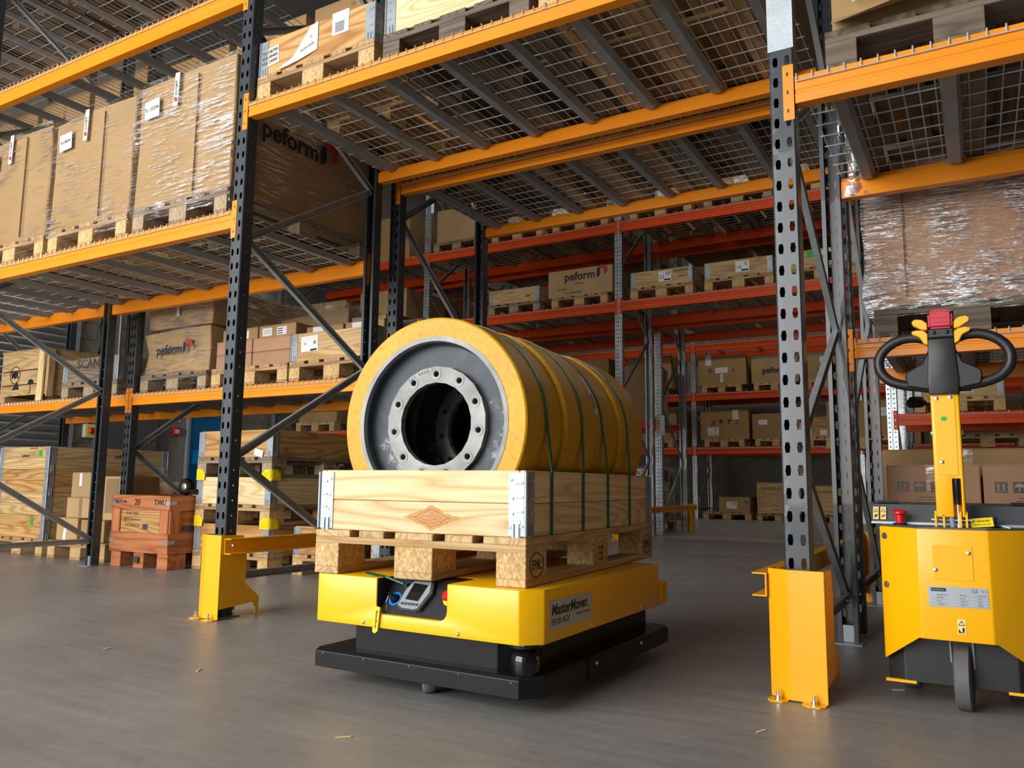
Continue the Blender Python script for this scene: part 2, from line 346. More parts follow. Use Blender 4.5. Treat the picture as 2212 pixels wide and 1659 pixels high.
M['bore'] = paint('dark_hub', (.03, .033, .037), .35, metal=.5, var=.3)
M['hub'] = paint('machined_hub', (.23, .23, .225), .5, metal=.2, var=.35)

# ------------------------------------------------------------------ the building
XL, YB, ZC = -10.0, 18.2, 7.0
struct('floor', MB().box(XL, 9, -5, YB, -.12, 0), M['floor'])
struct('ceiling', MB().box(XL, 9, -5, YB, ZC, ZC+.1), M['sheet'])
def block_wall(name, along, fixed, a0, a1, zmax, skip=lambda a, z: False, base=None):
    """blockwork: every block in view a piece of its own on a mortar bed"""
    bw, bh, j = .45, .225, .012
    w = struct(name, base, M['mortar'])
    me = cached('block_'+along, lambda: (MB().cbox((0, 0, 0), (.012, bw-j, bh-j)) if along == 'y' else MB().cbox((0, 0, 0), (bw-j, .012, bh-j))).mesh('block', .002))
    r = 0; z = bh/2
    while z < zmax:
        a = a0 + (bw/2 if r % 2 else bw)
        while a < a1 - bw/2:
            if not skip(a, z):
                o = obj('block', me, M['block'], w, loc=(fixed, a, z) if along == 'y' else (a, fixed, z))
            a += bw
        z += bh; r += 1
    return w
struct('wall_right', MB().box(9, 9.2, -5, YB, 0, ZC), M['sheet'])
struct('wall_front', MB().box(XL, -9.2, -5.2, -5, 0, ZC).box(2.5, 9, -5.2, -5, 0, ZC).box(-9.2, 2.5, -5.2, -5, 5.2, ZC), M['sheet'])
block_wall('wall_left', 'y', XL+.004, 5.75, 10.4, 2.9, lambda a, z: (6.3 < a < 7.4 and z < 2.05) or (7.5 < a < 8.6 and z < 2.05), MB().box(XL-.2, XL, -5, YB, 0, ZC))
block_wall('wall_back', 'x', YB-.004, -6.3, -1.2, 1.6, lambda a, z: False, MB().box(XL, 9, YB, YB+.2, 0, ZC))

# ------------------------------------------------------------------ pallet racking
def ring_cell(mb, P, u0, u1, v0, v1, hole):
    """one sheet cell with a hole; P maps (u, v) to a point; hole is 8 (u, v) points ccw from the right"""
    um, vm = (u0+u1)/2, (v0+v1)/2
    out = [(u1, vm), (u1, v1), (um, v1), (u0, v1), (u0, vm), (u0, v0), (um, v0), (u1, v0)]
    mb.add([P(*q) for q in out] + [P(*q) for q in hole], [(i, (i+1) % 8, 8+(i+1) % 8, 8+i) for i in range(8)])
def octa(u, v, a, b, hexa=False):
    if hexa: return [(u+a, v), (u+a*.72, v+b*.45), (u+a*.62, v+b), (u-a*.62, v+b), (u-a, v), (u-a*.62, v-b), (u+a*.62, v-b), (u+a*.72, v-b*.45)][:0] or \
        [(u+a, v), (u+a*.66, v+b), (u, v+b), (u-a*.66, v+b), (u-a, v), (u-a*.66, v-b), (u, v-b), (u+a*.66, v-b)]
    return [(u+a*math.cos(k*PI/4), v+b*math.sin(k*PI/4)) for k in range(8)]
def upright_mesh(style, height):
    def build():
        mb = MB()
        if style == 'black':
            w, d, p = .04, .066, .0745; n = int(height/p)
            for i in range(n):
                z0, z1 = i*p, (i+1)*p; zm = (z0+z1)/2
                for s in (-1, 1):
                    u0, u1 = (0, w-.004) if s > 0 else (-w+.004, 0)
                    ring_cell(mb, lambda u, v: (u, 0, v), u0, u1, z0, z1, octa(s*.0195, zm, .0092, .0172, True))
                    ring_cell(mb, lambda u, v: (s*w, u, v), .004, d, z0, z1, octa(.032, zm, .0034, .0042))
                    mb.add([(s*(w-.004), 0, z0), (s*w, .004, z0), (s*w, .004, z1), (s*(w-.004), 0, z1)], [(0, 1, 2, 3)])
            H = n*p
            for s in (-1, 1):
                mb.add([(s*w, d, 0), (s*(w-.016), d, 0), (s*(w-.016), d, H), (s*w, d, H)], [(0, 1, 2, 3)])
                mb.add([(s*(w-.016), d, 0), (s*(w-.016), d-.01, 0), (s*(w-.016), d-.01, H), (s*(w-.016), d, H)], [(0, 1, 2, 3)])
        else:
            w, d, p = .048, .066, .05; n = int(height/p)
            for i in range(n):
                z0, z1 = i*p, (i+1)*p; zm = (z0+z1)/2
                for s in (-1, 1):
                    u0, u1 = (.008, w) if s > 0 else (-w, -.008)
                    ring_cell(mb, lambda u, v: (u, 0, v), u0, u1, z0, z1, octa(s*.027, zm, .0085, .0085))
            H = n*p
            for s in (-1, 1):
                mb.add([(s*.008, 0, 0), (s*.005, .008, 0), (s*.005, .008, H), (s*.008, 0, H)], [(0, 1, 2, 3)])
                mb.add([(s*w, 0, 0), (s*w, d, 0), (s*w, d, H), (s*w, 0, H)], [(0, 1, 2, 3)])
                mb.add([(s*w, d, 0), (s*(w-.016), d, 0), (s*(w-.016), d, H), (s*w, d, H)], [(0, 1, 2, 3)])
            mb.add([(-.005, .008, 0), (.005, .008, 0), (.005, .008, H), (-.005, .008, H)], [(0, 1, 2, 3)])
        me = mb.mesh('upright', recalc=False)
        return me
    return cached(('up', style, height), build)
def beam_mesh(L, h):
    return cached(('beam', round(L, 3), h), lambda: MB().prism(
        [(0, 0), (.05, 0), (.05, h*.8), (.036, h*.8), (.036, h), (0, h), (0, .5*h), (.0035, .47*h), (.0035, .38*h), (0, .35*h)], -L/2, L/2, 'x').mesh('beam', .0012))
def conn_mesh(h):
    """beam end connector: an angle plate with slots in its face"""
    def build():
        mb = MB(); n = 3; H = .2; z0 = -(H-h)*.55
        for i in range(n):
            a, b = z0+i*H/n, z0+(i+1)*H/n
            ring_cell(mb, lambda u, v: (u, -.003, v), -.036, 0, a, b, octa(-.02, (a+b)/2, .004, .007, True))
        mb.add([(0, -.003, z0), (0, .05, z0), (0, .05, z0+H), (0, -.003, z0+H)], [(0, 1, 2, 3)])
        return mb.mesh('end_connector', recalc=False)
    return cached(('conn', h), build)
def wire_deck(x0, x1, y0, y1, z, spacing=.05, front=True, rear=False, r=.0022):
    def build():
        mb = MB(); L = x1-x0; n = int(L/spacing); dy = y1-y0
        def bar(p, q):
            p, q = Vector(p), Vector(q); t = (q-p).normalized()
            a = Vector((0, 0, 1)) if abs(t.z) < .9 else Vector((1, 0, 0)); u = t.cross(a).normalized()*r*1.2; w = t.cross(u).normalized()*r*1.2
            mb.add([p+u, p+w, p-u, p-w, q+u, q+w, q-u, q-w], [(0, 1, 5, 4), (1, 2, 6, 5), (2, 3, 7, 6), (3, 0, 4, 7)])
        for i in range(n+1):
            x = i*L/n
            bar((x, -.006, .004), (x, dy+.006, .004))
            bar((x, -.006, .004), (x, -.006, -.026))
            if rear: bar((x, dy+.006, .004), (x, dy+.006, -.026))
        m = int(dy/.1)
        for k in range(1, m): bar((-.012, k*dy/m, 0), (L+.012, k*dy/m, 0))
        bar((0, -.008, -.024), (L, -.008, -.024))
        return mb.mesh('wire_deck')
    me = cached(('deck', round(x1-x0, 3), round(y1-y0, 3), spacing, rear, r), build)
    return me, (x0, y0, z)
def bar_mesh(L):
    """deck support channel along y with flared ends"""
    return cached(('bar', round(L, 3)), lambda: MB().prism([(-.032, 0), (-.019, -.034), (.019, -.034), (.032, 0)], .03, L-.03, 'y')
                  .add([(-.032, .03, 0), (.032, .03, 0), (.019, .03, -.034), (-.019, .03, -.034), (-.045, -.005, 0), (.045, -.005, 0), (.03, -.005, -.006), (-.03, -.005, -.006)], [(0, 1, 5, 4), (1, 2, 6, 5), (2, 3, 7, 6), (3, 0, 4, 7)])
                  .add([(-.032, L-.03, 0), (.032, L-.03, 0), (.019, L-.03, -.034), (-.019, L-.03, -.034), (-.045, L+.005, 0), (.045, L+.005, 0), (.03, L+.005, -.006), (-.03, L+.005, -.006)], [(0, 4, 5, 1), (1, 5, 6, 2), (2, 6, 7, 3), (3, 7, 4, 0)])
                  .mesh('deck_support'))
def brace(rack, x, p, q, m):
    (y0, z0), (y1, z1) = p, q; L = math.hypot(y1-y0, z1-z0)
    me = cached(('brace', round(L, 3)), lambda: MB().prism([(-.012, -.019), (.012, -.019), (.012, -.015), (-.008, -.015), (-.008, .015), (.012, .015), (.012, .019), (-.012, .019)], 0, L, 'y').mesh('brace'))
    return obj('brace', me, m, rack, loc=(x, y0, z0), rot=(math.atan2(z1-z0, y1-y0), 0, 0))
def rack(label, frames, y0, y1, height, style, levels, beam_m, nbars=8, up_m=None, dz=0, joints=((.2, 1), (.78, 0), (1.35, 1), (1.92, 0), (2.5, 1), (3.07, 0), (3.64, 1), (4.2, 0), (4.78, 1), (5.35, 0)), spacing=.05, wr=.0022, group=None):
    """levels: {bay: [(z_bottom, beam_height), ...]}; everything stays in world coordinates under one Empty"""
    R = thing('pallet_rack', label, 'rack', (0, 0, 0), 0, group)
    um = upright_mesh(style, height); hw = .04 if style == 'black' else .048
    m = up_m or M['upright']; d = y1-y0
    for x in frames:
        for rear in (0, 1):
            u = obj('upright', um, m, R, loc=(x, y1 if rear else y0, .006), rot=(0, 0, PI if rear else 0))
            s = u.modifiers.new('sheet', 'SOLIDIFY'); s.thickness = .002; s.offset = 0
            yy = y1-.035 if rear else y0+.035
            fp = cached(('foot', style), lambda: MB().box(-.06, .06, -.075, .065, 0, .006).mesh('foot_plate', .0015))
            f = obj('foot_plate', fp, M['zinc'], R, loc=(x, yy, 0))
            fb = cached(('footb', style), lambda: MB().box(-.024, .024, -.002, .002, 0, .07).mesh('foot_bracket', .001))
            obj('foot_bracket', fb, M['zinc'], f, loc=(0, .02 if not rear else -.02, .006))
        pts = [(y1-.06 if r else y0+.06, z) for z, r in joints if z < height]
        for a, b in zip(pts, pts[1:]): brace(R, x, a, b, M['brace'])
        brace(R, x, (y0+.06, .19), (y1-.06, .19), M['brace'])
    for i, (xa, xb) in enumerate(zip(frames, frames[1:])):
        for zb, h in levels.get(i, []):
            x0, x1 = xa+hw, xb-hw
            for rear in (0, 1):
                b = obj('beam', beam_mesh(x1-x0-.006, h), beam_m, R, loc=((x0+x1)/2, y1 if rear else y0, zb), rot=(0, 0, PI if rear else 0))
                for s in (-1, 1):
                    c = obj('end_connector', conn_mesh(h), beam_m, b, loc=(s*(x1-x0)/2, 0, 0)); c.scale = (-s, 1, 1)
                    c.modifiers.new('sheet', 'SOLIDIFY').thickness = .003
            zt = zb+h+.002
            if spacing:
                nP = 3; w = (x1-x0-.02)/nP
                for k in range(nP):
                    me, lc = wire_deck(x0+.01+k*w, x0+.01+(k+1)*w-.006, y0, y1, zt, spacing, True, False, wr)
                    obj('wire_deck', me, M['wire'], R, loc=lc, kind='stuff')
            for k in range(nbars):
                obj('deck_support', bar_mesh(d-.1), M['bar'], R, loc=(x0+(x1-x0)*(k+.35)/(nbars-.3), y0+.05, zt-.004))
    return R

Z_LO, H_LO, Z_MID, H_MID, Z_TOP, H_TOP, Z_SH, H_SH = 1.965, .098, 2.553, .08, 3.222, .108, 1.262, .09
JB = ((.2, 1), (.45, 0), (1.2, 0), (.42, 1), (1.2, 0), (1.7, 1), (2.5, 0), (3.0, 1), (3.7, 0), (4.2, 1), (4.9, 0))
JB = ((.2, 1), (.9, 0), (1.6, 1), (2.4, 0), (3.1, 1), (3.8, 0), (4.5, 1), (5.2, 0))
FX = [-8.65, -5.95, -3.25, -.52, 2.21]
rack1 = rack('front run of dark blue-black racking with orange beams, bridging the aisle above the loaded vehicle', FX, 2.72, 3.82, 5.6, 'black',
             {0: [(Z_LO, H_LO), (Z_TOP, H_TOP), (4.22, H_TOP)], 1: [(Z_LO, H_LO), (Z_TOP, H_TOP), (4.22, H_TOP)], 2: [(Z_MID, H_MID)], 3: [(Z_LO, H_LO)]}, M['orange'])
rack2 = rack('second run of dark racking with orange beams, standing back to back behind the front run', FX, 4.0, 5.1, 5.6, 'black',
             {0: [(Z_SH, H_SH), (Z_TOP, H_TOP)], 1: [(Z_SH, H_SH), (Z_TOP, H_TOP)], 2: [(Z_MID, H_MID)], 3: [(Z_SH, H_SH)]}, M['orange'],
             joints=JB)
RX = [-9.76, -6.77, -3.79, -.75, 2.29]
rack3 = rack('galvanised rack with red-orange beams across the far aisle, the one with numbered boxes', RX, 9.1, 10.2, 5.4, 'galv',
             {0: [(1.32, .11), (2.815, .13), (3.84, .13)], 1: [(2.815, .13), (3.84, .13)], 2: [(2.815, .13), (3.84, .13)], 3: [(1.3, .12), (2.3, .12)]}, M['red'], up_m=M['galv'],
             joints=((.2, 0), (1.0, 1), (1.8, 0), (2.6, 1), (3.4, 0), (4.2, 1), (5.0, 0)), nbars=5, spacing=.09, wr=.003)
rack4 = rack('galvanised red-beamed rack backing onto the one with numbered boxes', RX, 10.5, 11.6, 5.4, 'galv',
             {0: [(1.45, .12), (2.815, .13), (3.84, .13)], 1: [(1.45, .12), (2.815, .13), (3.84, .13)], 2: [(2.815, .13), (3.84, .13)], 3: [(1.0, .12), (2.0, .12)]}, M['red'], up_m=M['galv'],
             joints=((.2, 0), (1.0, 1), (1.8, 0), (2.6, 1), (3.4, 0), (4.2, 1), (5.0, 0)), nbars=5, spacing=.09, wr=.003)
SX = [-8.0, -5.01, -1.86, 1.12]
rack5 = rack('rearmost galvanised rack with red beams against the grey block wall', SX, 16.0, 17.1, 5.4, 'galv',
             {0: [(1.3, .14), (2.4, .15), (3.42, .15)], 1: [(1.3, .14), (2.4, .15), (3.42, .15)], 2: [(1.3, .14), (2.4, .15), (3.42, .15)]}, M['red'], up_m=M['galv'],
             joints=((.2, 0), (1.0, 1), (1.8, 0), (2.6, 1), (3.4, 0), (4.2, 1), (5.0, 0)), nbars=4, spacing=.1, wr=.0035)

M['scuff'] = paint('worn_stencil', (.07, .055, .04), .8, var=.5)
# ------------------------------------------------------------------ builders: pallets, collars, cartons, wraps
Q = PI/2
WOODS = {'new': ('pine2', 'chip'), 'mid': ('pallet', 'chip'), 'old': ('grey_wood', 'chipg'), 'dark': ('dark_wood', 'dark_wood')}
PAL_H = .144
def pallet(x, y, z, label, tone='mid', rz=0, group='wooden pallets', marks=None):
    """euro pallet, 0.8 along x by 1.2 along y, base centre at the origin"""
    T = thing('wooden_pallet', label, 'pallet', (x, y, z), rz, group)
    wb, wk = M[WOODS[tone][0]], M[WOODS[tone][1]]
    for bx, w in ((-.35, .1), (0, .145), (.35, .1)):
        obj('base_board', board(1.2, w, .022), wb, T, (bx, 0, .011), (0, 0, Q))
    for bx, w in ((-.35, .1), (0, .145), (.35, .1)):
        for by in (-.5275, 0, .5275):
            obj('block', board(w, .145, .078), wk, T, (bx, by, .061))
    for by in (-.5275, 0, .5275):
        obj('stringer_board', board(.8, .145, .022), wb, T, (0, by, .111))
    for bx, w in ((-.3275, .145), (-.167, .1), (0, .145), (.167, .1), (.3275, .145)):
        obj('deck_board', board(1.2, w, .022), wb, T, (bx, 0, .133), (0, 0, Q))
    if marks:
        for by, s in ((-.5275, marks), (.5275, marks)):
            text('stamp_lettering', s, .042, M['ink'], T, (.4012, by, .061), SIDE, align='CENTER', sx=.75)
            ring = cached('stampring', lambda: MB().lathe([(.034, 0), (.037, 0), (.037, .0005), (.034, .0005)], 28, 'z', closed=True).mesh('stamp_ring'))
            o = obj('stamp_ring', ring, M['ink'], T, (.4005, by, .061), SIDE); o.scale = (1.35, 1, 1)
        for by in (0,):
            for k in range(3): text('stamp_lettering', ('NL-063', 'HT 05', '3-19')[k], .016, M['ink'], T, (.4012, by, .08-k*.02), SIDE, align='CENTER')
    return T
def hinge_mesh(h):
    """folded corner hinge: two plates, knuckles in the middle, feet that hook over the board below"""
    def build():
        mb = MB()
        for s in (0, 1):
            R = (lambda u, o, z: (-u, -o, z)) if s == 0 else (lambda u, o, z: (o, u, z))
            def bx(u0, u1, o0, o1, z0, z1):
                ps = [R(u, o, z) for z in (z0, z1) for (u, o) in ((u0, o0), (u1, o0), (u1, o1), (u0, o1))]
                mb.add(ps, [(0, 3, 2, 1), (4, 5, 6, 7), (0, 1, 5, 4), (1, 2, 6, 5), (2, 3, 7, 6), (3, 0, 4, 7)])
            bx(.002, .056, 0, .003, .004, h-.006)
            for k in range(4): bx(.006, .03, .003, .0055, .03+k*(h-.05)/3.5, .036+k*(h-.05)/3.5)
            bx(.014, .046, 0, .004, -.034, .05); bx(.018, .025, .004, .0075, -.03, .04); bx(.035, .042, .004, .0075, -.03, .04)
        mb.tube([(.003, -.003, .004), (.003, -.003, h-.006)], .0055, 8)
        return mb.mesh('corner_hinge', .0006)
    return cached(('hinge', round(h, 3)), build)
def collar(x, y, z, label, wood='pine', h=.2, nb=2, w=.78, l=1.18, rz=0, group='pallet collars', rivets=False, woods=None, heart=False):
    T = thing('pallet_collar', label, 'crate', (x, y, z), rz, group)
    t = .02; bh = h/nb
    for k in range(nb):
        zc = bh*(k+.5); m = M[woods[k] if woods else wood]
        for s in (-1, 1):
            obj('side_board', board(w-2*t-.004, t, bh-.0015), M['heart'] if heart and k == 0 and s < 0 else m, T, (0, s*(l/2-t/2), zc), (0, 0, 0 if s < 0 else PI))
            obj('side_board', board(l-.004, t, bh-.0015), m, T, (s*(w/2-t/2), 0, zc), (0, 0, s*Q))
    for cx, cy, r in ((w/2, -l/2, 0), (w/2, l/2, Q), (-w/2, l/2, PI), (-w/2, -l/2, -Q)):
        hg = obj('corner_hinge', hinge_mesh(h), M['zinc'], T, (cx, cy, 0), (0, 0, r))
        if rivets and cy < 0:
            rv = cached('rivet', lambda: MB().lathe([(0, .002), (.003, .0014), (.0042, 0)], 10, 'z').mesh('rivet', smooth=60))
            for u, vz in ((.046, .17), (.04, .115), (.04, .07), (.048, .03)):
                obj('rivet', rv, M['chrome'], hg, (-u, -.003, vz), (Q, 0, 0)); obj('rivet', rv, M['chrome'], hg, (.003, u, vz), (0, Q, 0))
    return T
def sheet(T, name, face, d, u, v, w, h, mat, tilt=0, off=.0015):
    """flat printed or paper piece on the front (-y) or right (+x) face of a thing with half sizes d=(dx, dy)"""
    me = cached(('sheet', round(w, 4), round(h, 4)), lambda: MB().cbox((0, 0, 0), (w, h, .0008)).mesh('sheet'))
    if face == 'F': return obj(name, me, mat, T, (u, -d[1]-off, v), (Q, tilt, 0))
    return obj(name, me, mat, T, (d[0]+off, u, v), (Q, tilt, Q))
def write(T, s, face, d, u, v, size, mat=None, name='lettering', bold=0, align='CENTER', off=.003, tilt=0, sx=1, shear=0):
    m = mat or M['ink']
    if face == 'F': return text(name, s, size, m, T, (u, -d[1]-off, v), (Q, tilt, 0), bold, shear, align, sx)
    return text(name, s, size, m, T, (d[0]+off, u, v), (Q, tilt, Q), bold, shear, align, sx)
def poly(T, name, pts, face, d, u, v, mat, s=1, off=.0025):
    me = MB().prism([(a*s, b*s) for a, b in pts], 0, .0006).mesh(name)
    if face == 'F': return obj(name, me, mat, T, (u, -d[1]-off, v), FRONT)
    return obj(name, me, mat, T, (d[0]+off, u, v), SIDE)
def peform(T, face, d, u, v, size, ink='navy'):
    write(T, 'peform', face, d, u, v, size, M[ink], bold=size*.022)
    x = u+size*1.62
    poly(T, 'logo_mark', [(0, -.42), (.3, -.2), (.3, .4), (0, .4)], face, d, x, v+size*.06, M[ink], size)
    poly(T, 'logo_mark', [(.06, .5), (.36, .78), (.98, .55), (.98, .1), (.66, -.12), (.66, .36), (.4, .5)], face, d, x, v-size*.02, M['rust'], size)
def symbols(T, face, d, u, v, s, mat, plain=False):
    """row of handling pictograms: arrows, umbrella, glass, stack limit"""
    for k in range(4):
        x = u+(k-1.5)*s*1.45
        if plain:
            poly(T, 'pictogram_tile', [(-.5, -.5), (.5, -.5), (.5, .5), (-.5, .5)], face, d, x, v, mat, s, .0012)
            ink = M['card3']
        else: ink = mat
        if k == 0:
            for q in (-.22, .2): poly(T, 'arrow_pictogram', [(q-.07, -.25), (q+.07, -.25), (q+.07, .12), (q+.15, .12), (q, .36), (q-.15, .12), (q-.07, .12)], face, d, x, v, ink, s)
            poly(T, 'arrow_pictogram', [(-.4, -.4), (.4, -.4), (.4, -.33), (-.4, -.33)], face, d, x, v, ink, s)
        elif k == 1: poly(T, 'umbrella_pictogram', [(.04, -.36), (.04, .02), (.42, 0), (.3, .24), (.04, .36), (-.04, .36), (-.3, .24), (-.42, 0), (-.04, .02), (-.04, -.3), (-.16, -.26), (-.16, -.36)], face, d, x, v, ink, s)
        elif k == 2: poly(T, 'glass_pictogram', [(-.22, -.38), (.22, -.38), (.22, -.32), (.04, -.28), (.04, -.02), (.32, .32), (.32, .38), (-.32, .38), (-.32, .32), (-.04, -.02), (-.04, -.28), (-.22, -.32)], face, d, x, v, ink, s)
        else: write(T, '3', face, d, x, v+.08*s, s*.7, ink, 'stack_pictogram'); poly(T, 'stack_pictogram', [(-.3, -.38), (.3, -.38), (.3, -.3), (-.3, -.3)], face, d, x, v, ink, s)
def carton(x, y, z, dx, dy, dz, label, m='card', rz=0, group='cardboard boxes', tape=True, flap=False):
    T = thing('cardboard_box', label, 'box', (x, y, z), rz, group)
    obj('body', MB().box(-dx/2, dx/2, -dy/2, dy/2, 0, dz-.004), M[m], T, bevel=.004)
    for s in (-1, 1):
        obj('top_flap', MB().box(-dx/2+.002, dx/2-.002, min(s*.002, s*(dy/2-.002)), max(s*.002, s*(dy/2-.002)), dz-.004, dz), M[m], T)
    if tape: obj('tape', MB().box(-.025, .025, -dy/2-.0012, -dy/2-.0002, dz*.62, dz).box(-.025, .025, -dy/2-.0012, dy/2, dz+.0002, dz+.0012), M['clear'], T)
    return T, (dx/2, dy/2)
def wrap_mesh(dx, dy, z0, z1, seed, bulge=.012, waist=0):
    def build():
        rnd = random.Random(seed); mb = MB(); n = 7; rows = 9; ring = []
        P = [(-dx/2+dx*i/n, -dy/2) for i in range(n)] + [(dx/2, -dy/2+dy*i/n) for i in range(n)] + [(dx/2-dx*i/n, dy/2) for i in range(n)] + [(-dx/2, dy/2-dy*i/n) for i in range(n)]
        vs = []; fs = []; m = len(P)
        for j in range(rows+1):
            z = z0+(z1-z0)*j/rows; k = 1+.012*math.sin(j*1.3+seed) - waist*math.sin(PI*min(1, (z-z0)/(z1-z0)))
            if j == 0: k = .97
            for i, (u, v) in enumerate(P):
                o = 1+rnd.uniform(0, bulge)/max(dx, dy)*2
                vs.append((u*k*o*1.008, v*k*o*1.008, z+rnd.uniform(-.01, .01)*(j > 0)))
        for j in range(rows):
            for i in range(m): fs.append((j*m+i, j*m+(i+1) % m, (j+1)*m+(i+1) % m, (j+1)*m+i))
        t = len(vs)
        for i, (u, v) in enumerate(P): vs.append((u*.84, v*.84, z1+.02+rnd.uniform(-.01, .055)))
        for i in range(m): fs.append((rows*m+i, rows*m+(i+1) % m, t+(i+1) % m, t+i))
        c = len(vs); vs.append((0, 0, z1+.015)); fs += [(t+i, t+(i+1) % m, c) for i in range(m)]
        return mb.add(vs, fs).mesh('stretch_wrap', smooth=35)
    return cached(('wrap', dx, dy, z0, z1, seed), build)
def wrapped(x, y, z, dx, dy, dz, label, m='card', seed=1, film_m='film', skirt=.06, group='wrapped cartons', waist=0, body=True):
    T = thing('wrapped_carton', label, 'box', (x, y, z), 0, group); rnd = random.Random(seed)
    mb = MB(); n = 3; vs = []; Hs = [0, dz*.5, dz*.985]
    pts = [(-1, -1), (0, -1.0), (1, -1), (1, 0), (1, 1), (0, 1), (-1, 1), (-1, 0)]
    for j, h in enumerate(Hs):
        k = 1-waist*(1 if j == 1 else 0)
        for a, b in pts: vs.append((a*dx/2*k*(1+rnd.uniform(-.012, .012)), b*dy/2*k*(1+rnd.uniform(-.008, .008)), h+(rnd.uniform(-.02, .012) if j == 2 else 0)))
    fs = [(j*8+i, j*8+(i+1) % 8, (j+1)*8+(i+1) % 8, (j+1)*8+i) for j in range(2) for i in range(8)] + [tuple(range(8))[::-1], tuple(range(16, 24))]
    obj('carton', mb.add(vs, fs), M[m], T, bevel=.006)
    obj('stretch_wrap', wrap_mesh(dx+.016, dy+.016, -skirt, dz, seed, waist=waist), M[film_m], T)
    return T, (dx/2+.016, dy/2+.016)

# ------------------------------------------------------------------ loads on the front run
zL, zM, zS = Z_LO+H_LO+.009, Z_MID+H_MID+.009, Z_SH+H_SH+.009
for i, (x, hz, w, lab, ws) in enumerate(((-3.77, .76, .82, 'tallest wrapped carton, beside the dark upright above the loaded vehicle', 'Kv-00204'),
                                        (-4.63, .74, .81, 'middle of the three wrapped cartons on the lower orange shelf', 'Kv-0034'),
                                        (-5.485, .76, .78, 'wrapped carton at the frame edge, outermost of the three on the lower orange shelf', 'Kv-0036'))):
    pallet(x, 3.345, zL, ('weathered pallet under the tallest wrapped carton beside the dark upright', 'pallet under the middle wrapped carton of the lower orange shelf', 'pallet under the wrapped carton cut off by the frame edge')[i], 'mid' if i else 'old', 0, 'pallets on the lower orange shelf')
    T, d = wrapped(x, 3.345, zL+PAL_H, w, 1.18, hz, lab, 'card', 5+i, 'film', .08, 'wrapped cartons on the lower orange shelf')
    sheet(T, 'address_sheet', 'F', d, -.27, hz*.77, .13, .11, M['white'], -.06, .006)
    write(T, ws, 'F', d, -.27, hz*.77, .03, M['ink'], off=.008, tilt=-.06)
    sheet(T, 'printed_tape', 'F', d, -.06, hz*.86, .04, .2, M['tape'], .04, .006)
    write(T, 'peform', 'F', d, -.06, hz*.87, .03, M['navy'], 'tape_lettering', off=.008, tilt=Q)
    poly(T, 'tape_mark', [(-.012, -.01), (.012, -.016), (.012, .008), (-.012, .016)], 'F', d, -.06, hz*.78, M['rust'], 1, .008)
    obj('carton_seam', MB().box(.12, .123, -d[1]-.003, -d[1]+.01, .02, hz*.93), M['cardin'], T)
    if i == 0:
        peform(T, 'S', d, -.19, hz*.53, .15, 'ink')
        obj('carton_seam', MB().box(d[0]-.012, d[0]-.001, -.46, -.457, .01, hz*.95), M['cardin'], T)
    if i == 2:
        sheet(T, 'packing_list', 'S', d, -.45, .2, .14, .22, M['white'], 0, .006)
# high level far above the lower orange shelf, seen through the wire deck
zT = 4.22+H_TOP+.009
for x, lab in ((-5.45, 'high pallet over the outermost wrapped carton, seen from below'), (-4.6, 'high pallet over the middle wrapped carton, seen from below'), (-3.72, 'high pallet over the tallest wrapped carton, seen from below')):
    pallet(x, 3.345, zT, lab, 'old', 0, 'pallets on the high shelf')
wrapped(-5.3, 3.42, zT+PAL_H, .74, 1.0, .5, 'white wrapped bundle on the high shelf, seen through the wire deck', 'white', 21, 'filmh', .02, 'loads on the high shelf')
carton(-4.45, 3.3, zT+PAL_H, .7, .9, .55, 'pale brown box on the high shelf, seen through the wire deck', 'card2', 0, 'loads on the high shelf')
carton(-3.72, 3.3, zT+PAL_H, .7, .9, .5, 'brown box on the high shelf next to the upright', 'card', 0, 'loads on the high shelf')
for k, (x, w, m) in enumerate(((-6.4, .74, 'card2'), (-7.3, .8, 'white'), (-8.15, .76, 'card'))):
    pallet(x, 3.345, zT, ('first', 'second', 'third')[k]+' high pallet beyond the corner upright, seen from below', 'old', 0, 'pallets on the high shelf')
    if k == 1: wrapped(x, 3.4, zT+PAL_H, w, 1.0, .6, 'pale bundle on the high shelf beyond the corner upright', m, 23, 'filmh', .02, 'loads on the high shelf')
    else: carton(x, 3.4, zT+PAL_H, w, 1.0, .6, ('pale', '', 'brown')[k]+' box on the high shelf beyond the corner upright', m, 0, 'loads on the high shelf')
zU = Z_TOP+H_TOP+.009
for k, x in enumerate((-6.5, -7.35, -8.2)):
    pallet(x, 4.62, zU, ('first', 'second', 'third')[k]+' high pallet of the second run past the corner upright', 'dark', 0, 'high pallets of the second run')
    carton(x, 4.62, zU+PAL_H, .76, 1.1, .8, ('first', 'second', 'third')[k]+' box high on the second run past the corner upright', 'card', 0, 'high boxes of the second run')
for x, lab in ((-5.45, 'dark pallet of the second run high behind the outermost wrapped carton'), (-4.6, 'dark pallet of the second run high behind the middle wrapped carton'), (-3.75, 'dark pallet of the second run high behind the tallest wrapped carton')):
    pallet(x, 4.62, zU, lab, 'dark', 0, 'high pallets of the second run')
for x, lab in ((-5.45, 'brown box high on the second run behind the outermost wrapped carton'), (-4.6, 'brown box high on the second run behind the middle wrapped carton'), (-3.75, 'brown box high on the second run behind the tallest wrapped carton')):
    carton(x, 4.62, zU+PAL_H, .76, 1.1, .7, lab, 'card', 0, 'high boxes of the second run')

